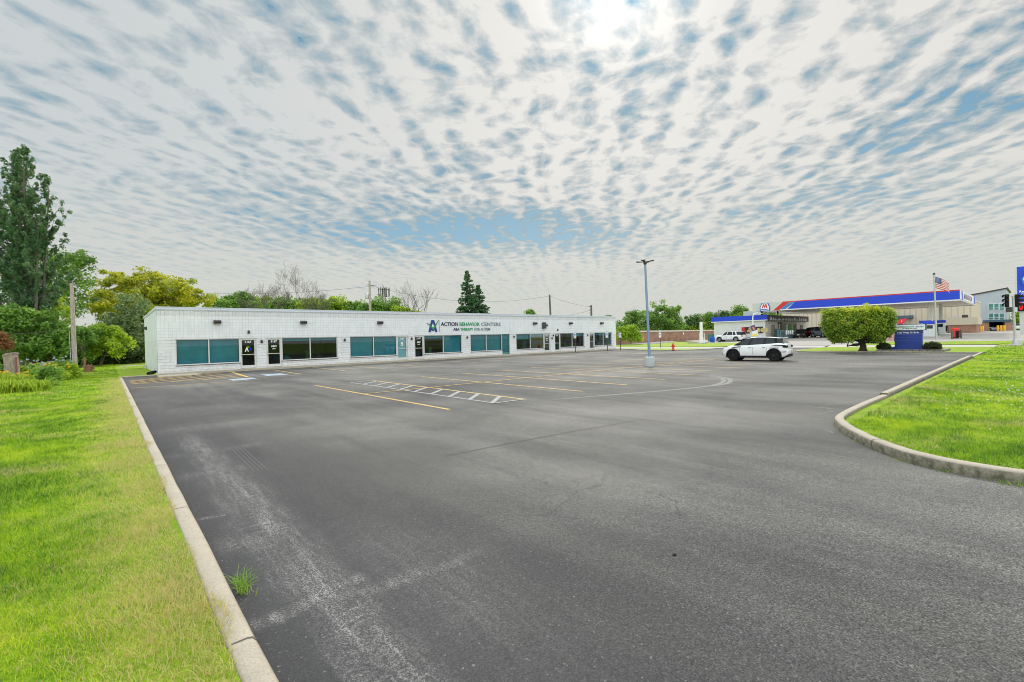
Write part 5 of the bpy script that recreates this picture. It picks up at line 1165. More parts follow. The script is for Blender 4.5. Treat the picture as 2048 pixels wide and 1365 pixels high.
hexlogo(py, (PX-.03, ya-1.95, zt-1.45), (0, -1, 0), (0, 0, 1), (-1, 0, 0), 2.7, 1.9)
for s_, z in (('Regular', zt-3.35), ('Cash', zt-3.75), ('Regular', zt-4.45), ('Credit', zt-4.85)): text_obj(s_, 'lettering', M_lbl, py, (PX-.04, ya-(.32 if s_ == 'Regular' else .45), z), (0, -1, 0), (0, 0, 1), .36, .01, 'LEFT', .012)
text_obj('01', 'price_digits', emis('led_red', (1, .02, .02), 1.3), py, (PX-.04, ya-.28, zb_+.22), (0, -1, 0), (0, 0, 1), 1.35, .01, 'LEFT', .04, squeeze=.5)
# ------------------------------------------------------------------ the shop
SX, SY = 86.4, 31.2; SY1 = XP(1422, 640, 86.0).y-.35; st = thing('shop_building', (SX, SY, .3), 'low white station shop with a bright blue roof band and posters on its side wall', 'building')
M_panelw = plain('shop_panel', (.70, .72, .70), .6, var=.06, scale=.5)
MB().box(SX, SY, -.1, SX+.2, SY1, 4.05).build('side_wall', M_panelw, st); MB().box(SX+.2, SY, -.1, 110, SY+.2, 4.05).build('front_wall', plain('shop_front_panel', (.68, .66, .62), .6, var=.08, scale=1), st)
MB().box(SX+.2, SY1-.2, -.1, 110, SY1, 4.05).box(109.8, SY+.2, -.1, 110, SY1-.2, 4.05).build('back_wall', M_panelw, st); MB().box(SX+.1, SY+.1, 4.05, 109.9, SY1-.1, 4.2).build('roof', M_fascia, st)
MB().box(SX-.45, SY-.45, 4.0, SX-.02, SY1+.3, 4.85).build('blue_fascia', M_royal, st); MB().box(SX-.48, SY-.48, 3.86, SX-.02, SY1+.3, 3.995).build('white_band', M_white, st)
MB().box(SX-.019, SY-.5, 3.75, 108, SY-.02, 4.80).build('front_fascia', plain('dark_fascia', (.03, .03, .045), .5), st)
mur = MB(); gm = random.Random(8); x = SX+.6
while x < 106:
    w_ = gm.uniform(.9, 2.2); hh = gm.uniform(.35, .7); mur.prism([(0, 0), (w_*.45, hh), (w_*.8, hh*.75), (w_, .15), (w_*.6, .02)], (x, SY-.5, 3.86), (1, 0, 0), (0, 0, 1), (0, -1, 0), .001, .03); x += w_*1.02
mur.build('fascia_mural', plain('mural_white', (.60, .64, .70), .6, var=.3, scale=2), st)
ru = MB(); q1 = D(1492, 633, 96); ru.bbox(q1.x-1.0, q1.y-1.0, 4.2, q1.x+1.0, q1.y+1.0, 5.35, .04); q2 = D(1504, 628, 98); ru.bbox(q2.x-1.5, q2.y-1.2, 4.2, q2.x+1.5, q2.y+1.2, 6.3, .04)
ru.build('roof_unit', plain('hvac_grey', (.42, .47, .48), .5), st)
for py_ in (651, 649): pass
ex = SX-.01
def poster(px0, px1, py0, py1, mats):
    a = XP(px0, py0, SX); b = XP(px1, py1, SX); z0, z1 = b.z, a.z; n = len(mats)
    f = MB().box(SX-.05, b.y, z0, SX-.001, a.y, z1).build('poster', mats[0], st)
    return f, a.y, b.y, z0, z1
pw_, pr_, pk_, pg_ = plain('poster_white', (.72, .72, .74), .5, var=.1), plain('poster_red', (.60, .03, .02), .5), plain('poster_black', (.03, .02, .02), .5), plain('poster_gold', (.55, .45, .18), .5, var=.5, scale=3)
f, a, b, z0, z1 = poster(1472, 1482.5, 655, 666, [pw_]); MB().box(SX-.06, b+.3, z0+.3, SX-.051, a-.55, z1-.4).build('poster_print', pr_, f)
f, a, b, z0, z1 = poster(1483.5, 1499.5, 655, 667.5, [pk_]); MB().prism([(0, 0), (.8, 0), (.45, 1), (0, 1)], (SX-.051, a, z0), (0, -1, 0), (0, 0, z1-z0), (-1, 0, 0), 0, .01).build('poster_print', pr_, f); MB().prism([(.6, .2), (1.3, .2), (1.4, .5), (1.1, .6), (1.25, .85), (.85, .85), (.9, .6), (.55, .5)], (SX-.0605, a-.35, z0), (0, -1, 0), (0, 0, (z1-z0)), (-1, 0, 0), .0, .008).build('poster_print', pg_, f)
f, a, b, z0, z1 = poster(1511, 1526.5, 654, 667, [pk_])
for k in range(3): MB().prism([(.1, .12), (.45, .08), (.6, .45), (.42, .9), (.05, .85), (-.05, .5)], (SX-.051, a-.25-.62*k, z0+.1), (0, -1, 0), (0, 0, (z1-z0)*.8), (-1, 0, 0), 0, .01).build('poster_print', pg_, f)
MB().box(SX-.22, SY+.2, .6, SX-.001, SY+8.5, .95).build('blue_kick_band', plain('kick_band', (.10, .20, .30), .6), st)
# shop front
def onf(px, py): return YP(px, py, SY-.02)
def fbox(name, px0, px1, z0, z1, mat, d=.05, par=None): a, b = onf(px0, 660).x, onf(px1, 660).x; return MB().box(a, SY-d, z0, b, SY-.001, z1).build(name, mat, par or st)
w0 = fbox('service_window', 1539.5, 1550, 1.6, 3.3, M_alum, .12); fbox('pane', 1540.5, 1549, 1.75, 3.15, plain('window_brown', (.30, .22, .18), .2, var=.4, scale=2), .13, w0)
w1 = fbox('shop_window', 1556.5, 1593, .9, 3.6, M_tint, .05)
for k, (px_, c_) in enumerate(((1557.5, M_alum), (1561, plain('stock_brown', (.16, .12, .10), .7)), (1566.5, M_tint), (1569.5, plain('stock_green', (.05, .32, .06), .6)), (1572.5, M_lbl), (1576, plain('stock_teal', (.03, .22, .20), .6)), (1579.5, plain('stock_green', (.05, .32, .06), .6)), (1583, plain('stock_lime', (.20, .50, .04), .6)), (1587, plain('stock_dark', (.04, .05, .05), .6)), (1590, plain('stock_violet', (.20, .07, .30), .6)))):
    fbox('stock_column', px_, px_+2.3, 1.2, 3.3-.1*(k % 3), c_, .07, w1)
w2 = fbox('shop_door', 1600.5, 1606, .5, 3.1, M_tint, .06)
# cabinets outside the shop
def frontbox(name, px0, px1, h, mat, label, cat, d0=80.6, extra=None):
    a = at_g((px0+px1)/2, 680, d0); wd = (px1-px0)/F_PX*d0; t = thing(name, a, label, cat, None, YAW-math.pi/2)
    MB().bbox(-wd/2, -.4, 0, wd/2, .4, h, .04).build('cabinet', mat, t, local=True)
    n = max(1, int(wd/.8))
    for k in range(n): MB().bbox(-wd/2+.06+k*(wd-.12)/n, -.44, .15, -wd/2+(k+1)*(wd-.12)/n, -.401, h-.15, .01).build('door_panel', extra or M_tint, t, local=True)
M_teal2 = plain('cabinet_teal', (.05, .14, .16), .5)
frontbox('ice_chest', 1551.5, 1557.5, 1.75, M_teal2, 'upright dark teal ice chest beside the service window of the shop', 'ice chest', 81.2, plain('ice_door', (.10, .26, .30), .4))
frontbox('gas_cage', 1558.5, 1570, 1.45, plain('cage_grey', (.22, .30, .33), .5), 'wide grey gas bottle cage under the shop window', 'cage', 81, plain('cage_mesh', (.10, .18, .22), .6))
frontbox('gas_cage', 1571, 1589, 1.30, plain('cage_grey', (.22, .30, .33), .5), 'long low gas bottle cage with white bottles left of the black car', 'cage', 80.3, plain('cage_mesh', (.10, .18, .22), .6))
for k in range(4):
    p = at_g(1573.5+4*k, 678, 79.7); tag(MB().lathe((p[0], p[1], p[2]+1.0), [(.10, -.35), (.14, -.30), (.15, .25), (.05, .4)], 10).build('gas_bottle', M_lbl, loc=(p[0], p[1], p[2]+.65)), 'white gas bottle standing in the row before the low cage', 'gas bottle', 'white gas bottles in the cage')
# items left of the shop
c = at_g(1403, 687, 79); t = thing('vacuum_station', c, 'tall white self-service vacuum post with two thin side posts on a concrete pad', 'vacuum station'); hgt = D(1402, 645, 79).z
MB().bbox(c[0]-.20, c[1]-.20, c[2]+1.0, c[0]+.20, c[1]+.20, hgt, .04).bbox(c[0]-.26, c[1]-.26, c[2]-.03, c[0]+.26, c[1]+.26, c[2]+1.0, .04).build('tower', M_white, t)
for px_ in (1399.8, 1408.7): q = at_g(px_, 686, 78.6); MB().tube([q, (q[0], q[1], q[2]+1.75)], .06, 8).build('side_post', M_white, t)
MB().box(c[0]-2.0, c[1]-2.0, c[2]+.03, c[0]+2.0, c[1]+1.5, c[2]+.11).build('pad', M_side, t)
c = at_g(1425, 687, 80.5); t = thing('waste_bin', c, 'bright blue barrel bin at the nose of the large white SUV', 'bin')
MB().lathe(c, [(.34, 0), (.38, .1), (.38, .75), (.40, .78), (.36, .95), (.2, 1.05)], 16).build('barrel', plain('bin_blue', (.01, .09, .60), .4), t); MB().lathe((c[0], c[1], c[2]+1.02), [(.18, 0), (.18, .12), (.05, .14)], 12).build('lid', M_trim, t)
c = at_g(1423, 684, 88); tag(MB().bbox(c[0]-.5, c[1]-.5, c[2], c[0]+.5, c[1]+.5, c[2]+1.4, .05).build('electrical_cabinet', plain('cab_green', (.05, .18, .14), .6), loc=c), 'dark green cabinet at the left corner of the shop', 'cabinet')
# street lamp with advertising banners before the shop wall
c = at_g(1506.5, 684, 74); t = thing('street_lamp', c, 'white curved-arm street lamp carrying tilted advertising banners', 'street lamp'); z1 = D(1505, 627, 74).z
MB().tube([c, (c[0], c[1], z1-.6), Vector((c[0], c[1], z1-.1))+rt*.15, Vector((c[0], c[1], z1+.05))+rt*.7, Vector((c[0], c[1], z1))+rt*1.15], [.10, .08, .07, .06, .05], 10).build('pole', M_white, t)
q = Vector((c[0], c[1], z1-.03))+rt*1.25; MB().bbox(q.x-.25, q.y-.2, q.z-.08, q.x+.25, q.y+.2, q.z+.06, .04).build('lamp_head', M_fascia, t)
def banner(px0, py0, w_, h_, ang, mat, nm='banner', off=-.14):
    o = D(px0, py0, 74)+fwd*off; c_, s_ = math.cos(R(ang)), math.sin(R(ang)); uu_ = rt0*c_+Vector((0, 0, 1))*s_; v2 = -rt0*s_+Vector((0, 0, 1))*c_
    return MB().prism([(-w_/2, -h_/2), (w_/2, -h_/2), (w_/2, h_/2), (-w_/2, h_/2)], o, uu_, v2, -fwd, 0, .03).build(nm, mat, t)
banner(1505.5, 657, .75, .95, 18, plain('banner_purple', (.10, .06, .22), .6, var=.3)); banner(1505.8, 657.5, .3, .5, 18, plain('banner_orange', (.60, .22, .08), .6, var=.5, scale=5), 'banner_print', -.18)
banner(1509, 666.5, .95, .75, 12, plain('banner_white', (.70, .74, .76), .6, var=.1)); banner(1508.8, 670.6, .9, .30, 12, plain('banner_yellow', (.75, .62, .05), .6), 'banner_print', -.18)
# ------------------------------------------------------------------ buildings farther off
bw = thing('brick_building', (82, 55, .3), 'very long low red brick building with a pale roof edge beyond the grass', 'building')
pa = D(1238, 687, 88); pb_ = D(1425, 682, 117); pc = pb_+(pb_-pa).normalized()*62; dvec = (pc-pa).normalized(); perp = Vector((-dvec.y, dvec.x, 0)).normalized()
lw = MB(); lw.prism([(pa.x, pa.y), (pc.x, pc.y), (pc.x+perp.x*9, pc.y+perp.y*9), (pa.x+perp.x*9, pa.y+perp.y*9)], (0, 0, 0), (1, 0, 0), (0, 1, 0), (0, 0, 1), 0, 2.45); lw.build('wall', M_brick, bw)
e = perp*-.12; rf = MB(); rf.prism([(pa.x+e.x, pa.y+e.y), (pc.x+e.x, pc.y+e.y), (pc.x+perp.x*9.1, pc.y+perp.y*9.1), (pa.x+perp.x*9.1, pa.y+perp.y*9.1)], (0, 0, 0), (1, 0, 0), (0, 1, 0), (0, 0, 1), 2.45, 2.72); rf.build('roof_edge', M_brickcap, bw)
v = pa.lerp(pb_, .62)+perp*-.1; MB().box(v.x-.25, v.y-.05, 1.7, v.x+.25, v.y-.01, 2.2).build('vent', M_white, bw)
# tan hall behind the canopy
M_tan = None
def siding(name, c, pitch):
    m_, t = new_mat(name); p = t.node('ShaderNodeTexCoord').outputs['Object']; x, y, z = t.sep(p)
    w_ = t.math('FRACT', t.math('MULTIPLY', t.math('ADD', x, y), 1/pitch)); c2 = t.mix(t.math('LESS_THAN', w_, .25), c, tuple(q*.78 for q in c))
    c2 = t.mix(t.mapr(t.noise(p, .6, 4), .3, .7, 0, .25), c2, tuple(q*.8 for q in c))
    b = t.node('ShaderNodeBsdfPrincipled', {'Base Color': c2, 'Roughness': .6}); bn = t.node('ShaderNodeBump', {'Height': w_, 'Strength': .3, 'Distance': .05}); t.l.new(bn.outputs[0], b.inputs['Normal']); finish(t, b.outputs[0]); return m_
M_tan = siding('tan_siding', (.60, .53, .42), .9); M_gsid = plain('grey_cladding', (.42, .48, .54), .5, var=.08, scale=.3)
th = thing('tan_hall', (127, 20, .8), 'large tan ribbed hall behind the fuel canopy with a dark awning', 'building')
ty0 = XP(1943, 640, 127).y; tz1 = XP(1943, 606, 127).z+.6
MB().box(127, ty0, 0, 150, 42, tz1).build('wall', M_tan, th); MB().box(126.9, ty0-.1, tz1, 150.1, 42.1, tz1+.25).build('roof_edge', M_brickcap, th)
ay0, ay1 = XP(1827, 640, 127).y, XP(1790, 640, 127).y; az = XP(1800, 632, 127).z
MB().prism([(0, 0), (1.6, -.55), (1.6, -.75), (0, -.75)], (127, ay0, az), (-1, 0, 0), (0, 0, 1), (0, 1, 0), 0, ay1-ay0).build('awning', plain('awning_navy', (.03, .07, .10), .6), th)
win = MB().box(126.9, ay0+1.5, 1.5, 126.99, ay1-.3, az-.9).build('window', M_alum, th); MB().box(126.86, ay0+1.7, 1.6, 126.899, ay1-.5, az-1.0).build('pane', M_tint, win)
an = thing('brick_annex', (118, 10, .8), 'low annex with tan top band and red brick base left of the grey building', 'building')
yA, yB = XP(1953, 655, 118).y, XP(1893, 655, 118).y
MB().box(118, yA, .0, 126.8, yB, 2.3).build('wall', M_brick, an); MB().box(117.8, yA-.2, 2.3, 126.85, yB+.2, 3.6).build('tan_band', plain('tan_band', (.56, .50, .39), .6), an)
for k, (a, b) in enumerate(((1898, 1908), (1910, 1917), (1924, 1936))): MB().bbox(120, XP(b, 650, 120).y, 3.6, 121, XP(a, 650, 120).y, 3.85+.15*k, .03).build('roof_unit', M_bronze if k == 2 else M_steel, an)
# grey three-storey building
gb = thing('grey_building', (161, 4, .8), 'grey panelled three-storey building with slanted roof and teal windows at the far right', 'building')
gy0, gy1 = XP(2013, 620, 161).y, XP(1940, 620, 161).y; gx = 161
zl, zr_ = XP(1948, 590, gx).z, XP(2011, 578, gx).z
MB().prism([(gy1, 0), (gy0, 0), (gy0, zr_), (gy1, zl-.2)], (gx, 0, 0), (0, 1, 0), (0, 0, 1), (1, 0, 0), 0, 22).build('wall', M_gsid, gb)
MB().prism([(gy1, zl-.2), (gy0-.3, zr_), (gy0-.3, zr_+.3), (gy1, zl+.1)], (gx-.3, 0, 0), (0, 1, 0), (0, 0, 1), (1, 0, 0), 0, 22.5).build('roof_edge', M_bronze, gb)
pj = MB()
for k in range(1, 9): yy = gy0+(gy1-gy0)*k/9; pj.box(gx-.015, yy-.03, 0, gx-.001, yy+.03, zl-.5)
for z in (3.2, 5.2, 7.2, 9.2): pj.box(gx-.012, gy0, z, gx-.001, gy1, z+.05)
pj.build('panel_joints', M_steel, gb)
M_tealg = plain('teal_glass', (.05, .22, .20), .15, var=.3, scale=.6)
for (pa_, pb2) in (((1977, 607.5), (2009, 620.5)), ((1977, 627), (2009, 640))):
    for k in range(3):
        x0_ = pa_[0]+(pb2[0]-pa_[0])*k/3+.1; x1_ = pa_[0]+(pb2[0]-pa_[0])*(k+1)/3-.1; a = XP(x0_, pa_[1], gx); b = XP(x1_, pb2[1], gx)
        f = MB().box(gx-.08, b.y, b.z, gx-.001, a.y, a.z).build('window', M_white, gb); MB().box(gx-.10, b.y+.07, b.z+.08, gx-.081, a.y-.07, b.z+.5).box(gx-.10, b.y+.07, b.z+.58, gx-.081, a.y-.07, a.z-.08).build('pane', M_tealg, f)
a, b = XP(1966, 641, gx-4), XP(2022, 644, gx-4)
MB().box(gx-4, b.y, a.z-.5, gx, a.y, a.z).build('entrance_canopy', plain('canopy_navy', (.04, .10, .16), .5), gb)
for px_ in (1971, 2017): q = XP(px_, 650, gx-3.5); MB().box(gx-3.7, q.y-.6, 0, gx-2.9, q.y+.6, a.z-.5).build('canopy_pier', M_brick, gb)
for px_ in (1983, 1990, 1997, 2005): q = XP(px_, 650, gx); f = MB().box(gx-.1, q.y-.9, .7, gx-.001, q.y+.9, 3.4).build('entrance_door', M_white, gb); MB().box(gx-.12, q.y-.7, .9, gx-.101, q.y+.7, 3.2).build('pane', M_tint, f)
for k, px_ in enumerate((1962, 1965.5, 1996, 2002.5, 2009)):
    bollard(at_g(px_, 663, 104), 1.25, M_yp, ['leftmost yellow bollard beside the dark dumpster', 'yellow bollard between the dumpster and the small white car', 'yellow bollard right of the small white car, before the entrance', 'yellow bollard in the middle before the grey building entrance', 'rightmost yellow bollard before the entrance of the grey building'][k], .20, group='yellow bollards before the grey building')
dm = at_g(1952, 664, 106); t = thing('dumpster', dm, 'dark blue dumpster at the corner of the brick annex', 'dumpster'); MB().bbox(dm[0]-1, dm[1]-.9, dm[2]+.1, dm[0]+1, dm[1]+.9, dm[2]+1.3, .08).build('container', plain('dumpster_blue', (.02, .04, .09), .6), t); MB().bbox(dm[0]-1.05, dm[1]-.95, dm[2]+1.3, dm[0]+1.05, dm[1]+.95, dm[2]+1.42, .04).build('lid', M_trim, t)
# feather flag and hanging banner behind the blue sign
ff = at_g(1789, 682, 58); t = thing('feather_flag', ff, 'red feather flag bending right above the left end of the blue sign', 'flag')
MB().tube([ff, D(1787, 655, 58), D(1794, 642, 58), D(1806, 637.5, 58), D(1813, 638, 58)], [.035, .03, .025, .02, .015], 6).build('pole', M_trim, t)
pts = [(1794, 647), (1795.5, 642), (1802, 638.2), (1813, 637.2), (1812.5, 641), (1809, 645.5), (1805, 648.5), (1794, 649)]
ctr = D(1802, 643, 58); pl2 = [((D(a, b, 58)-ctr).dot(rt), (D(a, b, 58)-ctr).dot(upv)) for a, b in pts]
fl_ = MB().prism(pl2, ctr, rt, upv, -fwd, 0, .03).build('cloth', plain('feather_red', (.62, .02, .06), .6), t)
MB().prism([(-.02, -.14), (.12, .0), (.05, .02), (.16, .18), (0, .04), (.06, .02)], ctr, rt, upv, -fwd, .031, .04).build('print', M_lbl, fl_)
c = D(1783, 684, 60); t = thing('striped_banner', (c.x, c.y, gz(c.x, c.y)), 'faded red and white cloth banner slanting behind the left edge of the blue sign', 'banner')
cc = D(1784, 673, 60)
MB().prism([(-.7, -.6), (.4, -.7), (.4, .75), (.05, .8)], cc, rt, upv, -fwd, 0, .03).build('cloth', plain('faded_pink', (.55, .30, .32), .7, var=.4, scale=3), t); MB().tube([cc-upv*.9-rt*.65, cc+upv*.85+rt*.1], .03, 6).build('pole', M_trim, t)
c = at_g(1713.5, 689.5, 50); tag(MB().lathe(c, [(.10, 0), (.10, .75), (.05, .8)], 12).build('bollard', M_steel, loc=c), 'grey steel bollard under the topiary crown beyond the grass', 'bollard')

# ------------------------------------------------------------------ trees and plants
def LB(d, base, lst):
    """crown lobes from picture measures (centre and radii in pixels) at distance d"""
    out = []
    for px_, py_, rx, ry in lst:
        p = D(px_, py_, d); k = d/F_PX; out.append((p.x-base[0], p.y-base[1], p.z-base[2], rx*k, rx*k*.9, ry*k))
    return out
def tree_px(name, px_, d, lst, label, z=.05, **kw):
    b = D(px_, 690, d); b = (b.x, b.y, z+gz(b.x, b.y) if b.x > 60 and b.y < 45 else z)
    return tree(name, b, LB(d, b, lst), label, **kw)
def poplar():
    d = 44; b = D(46, 700, d); b.z = .05; g = np.random.default_rng(77); t = thing('poplar_tree', b, 'very tall narrow dark green tree with upswept branches at the left edge', 'tree')
    H_ = 20.9; cs = []; rs = []; tr = MB(); lat = np.array(rt0[:]); dp = np.array([fwd.x, fwd.y, 0])
    stems = [((0, 0), 20.2), ((-1.3, .3), 20.8), ((1.25, -.2), 20.6), ((-2.3, -.3), 19), ((1.8, .4), 18.2), ((2.3, -.2), 15.0)]
    for (o, hh) in stems:
        p1 = np.array(b[:])+lat*o[0]*.25+dp*o[1]; p2 = np.array(b[:])+lat*(o[0])+dp*o[1]*3+np.array([0, 0, hh])
        pts = [p1, p1*.62+p2*.38+lat*o[0]*.22, p2]; tr.tube([tuple(q) for q in pts], [.24, .13, .02], 7)
        for z in np.linspace(2.8, hh-.3, 20 if o == (0, 0) else 15):
            f = z/hh; c0 = p1*(1-f)+p2*f
            ln = 5.6*(1-f)**.72*(.38+.62*math.sin(min(1, f*2.0)*math.pi/2))+.6
            for k in range(2 if o != (0, 0) else 3):
                a = g.random()*2*math.pi; out = lat*math.cos(a)+dp*math.sin(a); el = R(52+16*f+g.normal()*7)
                l_ = ln*(.55+.6*g.random()); e = c0+out*l_*math.cos(el)+np.array([0, 0, l_*math.sin(el)])
                tr.tube([tuple(c0), tuple((c0+e)/2-np.array([0, 0, .15*l_])), tuple(e)], [.045, .03, .01], 4, False)
                for s in np.linspace(.25, 1.0, max(3, int(l_/.42))):
                    q = c0*(1-s)+e*s-np.array([0, 0, .3*l_*s*(1-s)]); cs.append(q+g.normal(size=3)*.12); rs.append((.24+.12*g.random())*(1.15-.45*s))
    tr.build('trunk', M_gbark, t); V, Q, rn = leaves(np.array(cs), np.array(rs), 36, .16, 1.3, 78, 1.2, .1); np_mesh('crown', V, Q, rn, L_pop, t)
poplar()
tree_px('broadleaf_tree', 105, 56, [(150, 520, 34, 20), (118, 528, 34, 28), (168, 545, 22, 26), (150, 585, 34, 34), (110, 600, 45, 50), (165, 615, 18, 20), (60, 560, 40, 50)], 'loose green tree between the tall narrow tree and the leaning pole', leaf=L_green, n_cl=150, n_per=75, size=.2, cl_r=.75, seed=2, trunk_h=9, trunk_r=.3, stems=2)
tree_px('broadleaf_tree', 298, 63, [(232, 572, 44, 30), (285, 566, 46, 26), (340, 576, 46, 28), (385, 592, 34, 24), (205, 603, 26, 26), (300, 612, 95, 36), (250, 625, 50, 30), (415, 612, 14, 10)], 'wide yellow-green tree with golden leaves behind the left end of the building', leaf=L_yel, n_cl=340, n_per=80, size=.24, cl_r=.85, seed=3, trunk_h=7, trunk_r=.35, bark=M_dbark, limbs=30, squash=.6)
tree_px('broadleaf_tree', 256, 50, [(263, 612, 30, 34), (240, 655, 36, 34), (282, 650, 28, 45), (262, 690, 34, 22)], 'dull grey-green tree at the left corner of the building', leaf=L_grey, n_cl=130, n_per=75, size=.16, cl_r=.62, seed=4, trunk_h=5, trunk_r=.16, bark=M_dbark)
tree_px('shrub', 196, 45, [(192, 676, 44, 28), (238, 690, 30, 22), (168, 700, 26, 24), (215, 662, 30, 18)], 'bright yellow-green bushy shrub right of the leaning pole', cat='shrub', leaf=L_lime, n_cl=150, n_per=70, size=.15, cl_r=.5, seed=5, trunk_h=2, trunk_r=.08, stems=3)
tree_px('shrub', 160, 43, [(172, 672, 26, 20), (160, 700, 22, 28)], 'green shrub directly behind the leaning pole', cat='shrub', leaf=L_green, n_cl=60, n_per=60, size=.15, cl_r=.5, seed=6, trunk_h=2, trunk_r=.06, stems=2)
tree_px('broadleaf_tree', 20, 40, [(15, 640, 40, 40), (40, 690, 45, 30), (-30, 650, 50, 60)], 'green leafy tree at the left edge below the tall narrow tree', leaf=L_green, n_cl=130, n_per=75, size=.17, cl_r=.62, seed=7, trunk_h=3.5, trunk_r=.14)
tree_px('broadleaf_tree', 95, 42, [(90, 655, 40, 36), (115, 690, 38, 30), (70, 700, 40, 24)], 'dense leafy green tree just left of the leaning pole', leaf=L_green, n_cl=130, n_per=80, size=.16, cl_r=.6, seed=8, trunk_h=3.5, trunk_r=.14)
tree_px('broadleaf_tree', 75, 46, [(80, 600, 34, 24), (110, 625, 30, 22), (45, 625, 36, 22)], 'light green tree crown halfway up in front of the tall narrow tree', leaf=L_lime, n_cl=70, n_per=60, size=.17, cl_r=.6, seed=9, trunk_h=6, trunk_r=.15)
tree_px('shrub', 12, 37, [(2, 676, 13, 10), (12, 690, 11, 9)], 'rusty red-leaved shrub at the very left edge behind the wooden post', cat='shrub', leaf=L_red, n_cl=30, n_per=50, size=.12, cl_r=.3, seed=10, trunk_h=1.2, trunk_r=.05)
def hedge_px(px0, px1, d0, d1, top, leaf, label, seed, name='hedge', dens=1.0, size=.22, kind=None, cat='hedge', zlow=.25, pw=.6):
    g = np.random.default_rng(seed); a = D(px0, 690, d0); b = D(px1, 690, d1); ln = (b-a).length; n = int(ln*7.0*dens); cs = []
    for i in range(n):
        f = g.random(); p = a.lerp(b, f); zt = D(px0+(px1-px0)*f, top+g.normal()*3, d0+(d1-d0)*f).z; cs.append((p.x+g.normal()*.8, p.y+g.normal()*.8, zlow+(zt-zlow)*g.random()**pw))
    V, Q, rn = leaves(np.array(cs), np.full(n, 1.0), 75, size, .8, seed)
    o = np_mesh(name, V, Q, rn, leaf, None, loc=(a.x, a.y, 0)); return tag(o, label, cat, kind=kind)
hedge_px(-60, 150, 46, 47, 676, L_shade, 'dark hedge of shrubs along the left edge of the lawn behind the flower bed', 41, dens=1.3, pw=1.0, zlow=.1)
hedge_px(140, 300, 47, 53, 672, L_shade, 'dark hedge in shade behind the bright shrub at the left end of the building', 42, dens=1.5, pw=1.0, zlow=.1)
tree_px('broadleaf_tree', 436, 78, [(436, 607, 18, 10), (430, 625, 24, 12)], 'small green crown right of the yellow tree above the roof', leaf=L_green, n_cl=50, n_per=60, size=.25, cl_r=.8, seed=12, trunk_h=6)
bk_specs = [(478, 90, 590, 26, L_green, 'olive green tree at the left of the bare trees above the roof'), (520, 95, 596, 30, L_lime, 'light green tree low between the first bare trees'), (570, 92, 598, 30, L_green, 'green tree behind the middle bare tree'),
            (625, 90, 600, 32, L_lime, 'yellow-green tree right of the bare trees'), (672, 86, 599, 26, L_lime, 'bright yellowish tree left of the crossarm pole'), (705, 86, 608, 22, L_green, 'low green crown just left of the crossarm pole')]
for i, (px_, d, ty, rx, lf, lb_) in enumerate(bk_specs):
    tree_px('broadleaf_tree', px_, d, [(px_, ty+10, rx, 15), (px_-rx*.6, ty+16, rx*.7, 12), (px_+rx*.6, ty+13, rx*.7, 14), (px_, ty+32, rx*1.2, 20)], lb_, leaf=lf, n_cl=120, n_per=70, size=.27, cl_r=.85, seed=20+i, trunk_h=7, group='trees behind the long building')
tree_px('broadleaf_tree', 765, 72, [(770, 609, 30, 14), (745, 618, 26, 12), (790, 620, 22, 12), (765, 635, 40, 16)], 'round green tree under the cell tower above the roof', leaf=L_green, n_cl=120, n_per=75, size=.22, cl_r=.75, seed=30, trunk_h=6)
bare_tree('bare_tree', (*D(520, 690, 84).xy, 0), 13.0, 'leftmost of the three bare trees standing above the roof', 3, .55, group='bare trees behind the long building', depth=6, r0=.28)
bare_tree('bare_tree', (*D(588, 690, 80).xy, 0), 14.0, 'tallest middle bare tree above the roof', 5, .5, group='bare trees behind the long building', depth=6, r0=.3)
bare_tree('bare_tree', (*D(640, 690, 84).xy, 0), 12.2, 'rightmost of the three bare trees standing above the roof', 8, .6, group='bare trees behind the long building', depth=6, r0=.26)
bare_tree('dead_tree', (*D(818, 690, 68).xy, 0), 12.5, 'dead leafless tree with thick crooked limbs right of the cell tower', 14, .6, M_dbark, .26, 4)
bare_tree('dead_tree', (*D(846, 690, 68).xy, 0), 11.5, 'thin dead tree with twisted dark limbs just left of the spruces', 19, .5, M_dbark, .22, 4)
tree_px('shrub', 805, 70, [(800, 623, 18, 8), (830, 628, 16, 7)], 'green growth round the feet of the dead trees above the roof', cat='shrub', leaf=L_lime, n_cl=30, n_per=50, size=.22, cl_r=.6, seed=33, trunk_h=3)
def spruce(px_, ty, d, rb, label, seed):
    g = np.random.default_rng(seed); b = D(px_, 690, d); b.z = 0; H_ = D(px_, ty, d).z; t = thing('spruce_tree', b, label, 'tree', 'dark spruces above the roof'); cs = []; rs = []; tr = MB(); tr.tube([tuple(b), (b.x, b.y, H_)], [.25, .02], 8)
    nl = 34
    for i in range(nl):
        f = i/(nl-1); z = 1.2+(H_-1.3)*f; ln = rb*(1-f)**.85+.12; n = max(3, int(11*(1-f)+3))
        for k in range(n):
            a = g.random()*6.283; l_ = ln*(.7+.45*g.random()); ex_ = np.array([math.cos(a), math.sin(a), -.28+.5*f])
            tr.tube([(b.x, b.y, z), (b.x+ex_[0]*l_, b.y+ex_[1]*l_, z+ex_[2]*l_)], [.035, .008], 3, False)
            for s in np.linspace(.3, 1, max(2, int(l_/.38))): cs.append((b.x+ex_[0]*l_*s, b.y+ex_[1]*l_*s, z+ex_[2]*l_*s+.06*g.normal())); rs.append(.28)
    tr.build('trunk', M_dbark, t); V, Q, rn = leaves(np.array(cs), np.array(rs), 26, .15, .45, seed, 2.0, .2); np_mesh('crown', V, Q, rn, L_spr, t)
spruce(938, 545, 68, 2.6, 'taller left one of the two dark spruces above the roof', 51); spruce(959, 572, 70, 2.7, 'shorter right one of the two dark spruces above the roof', 52)
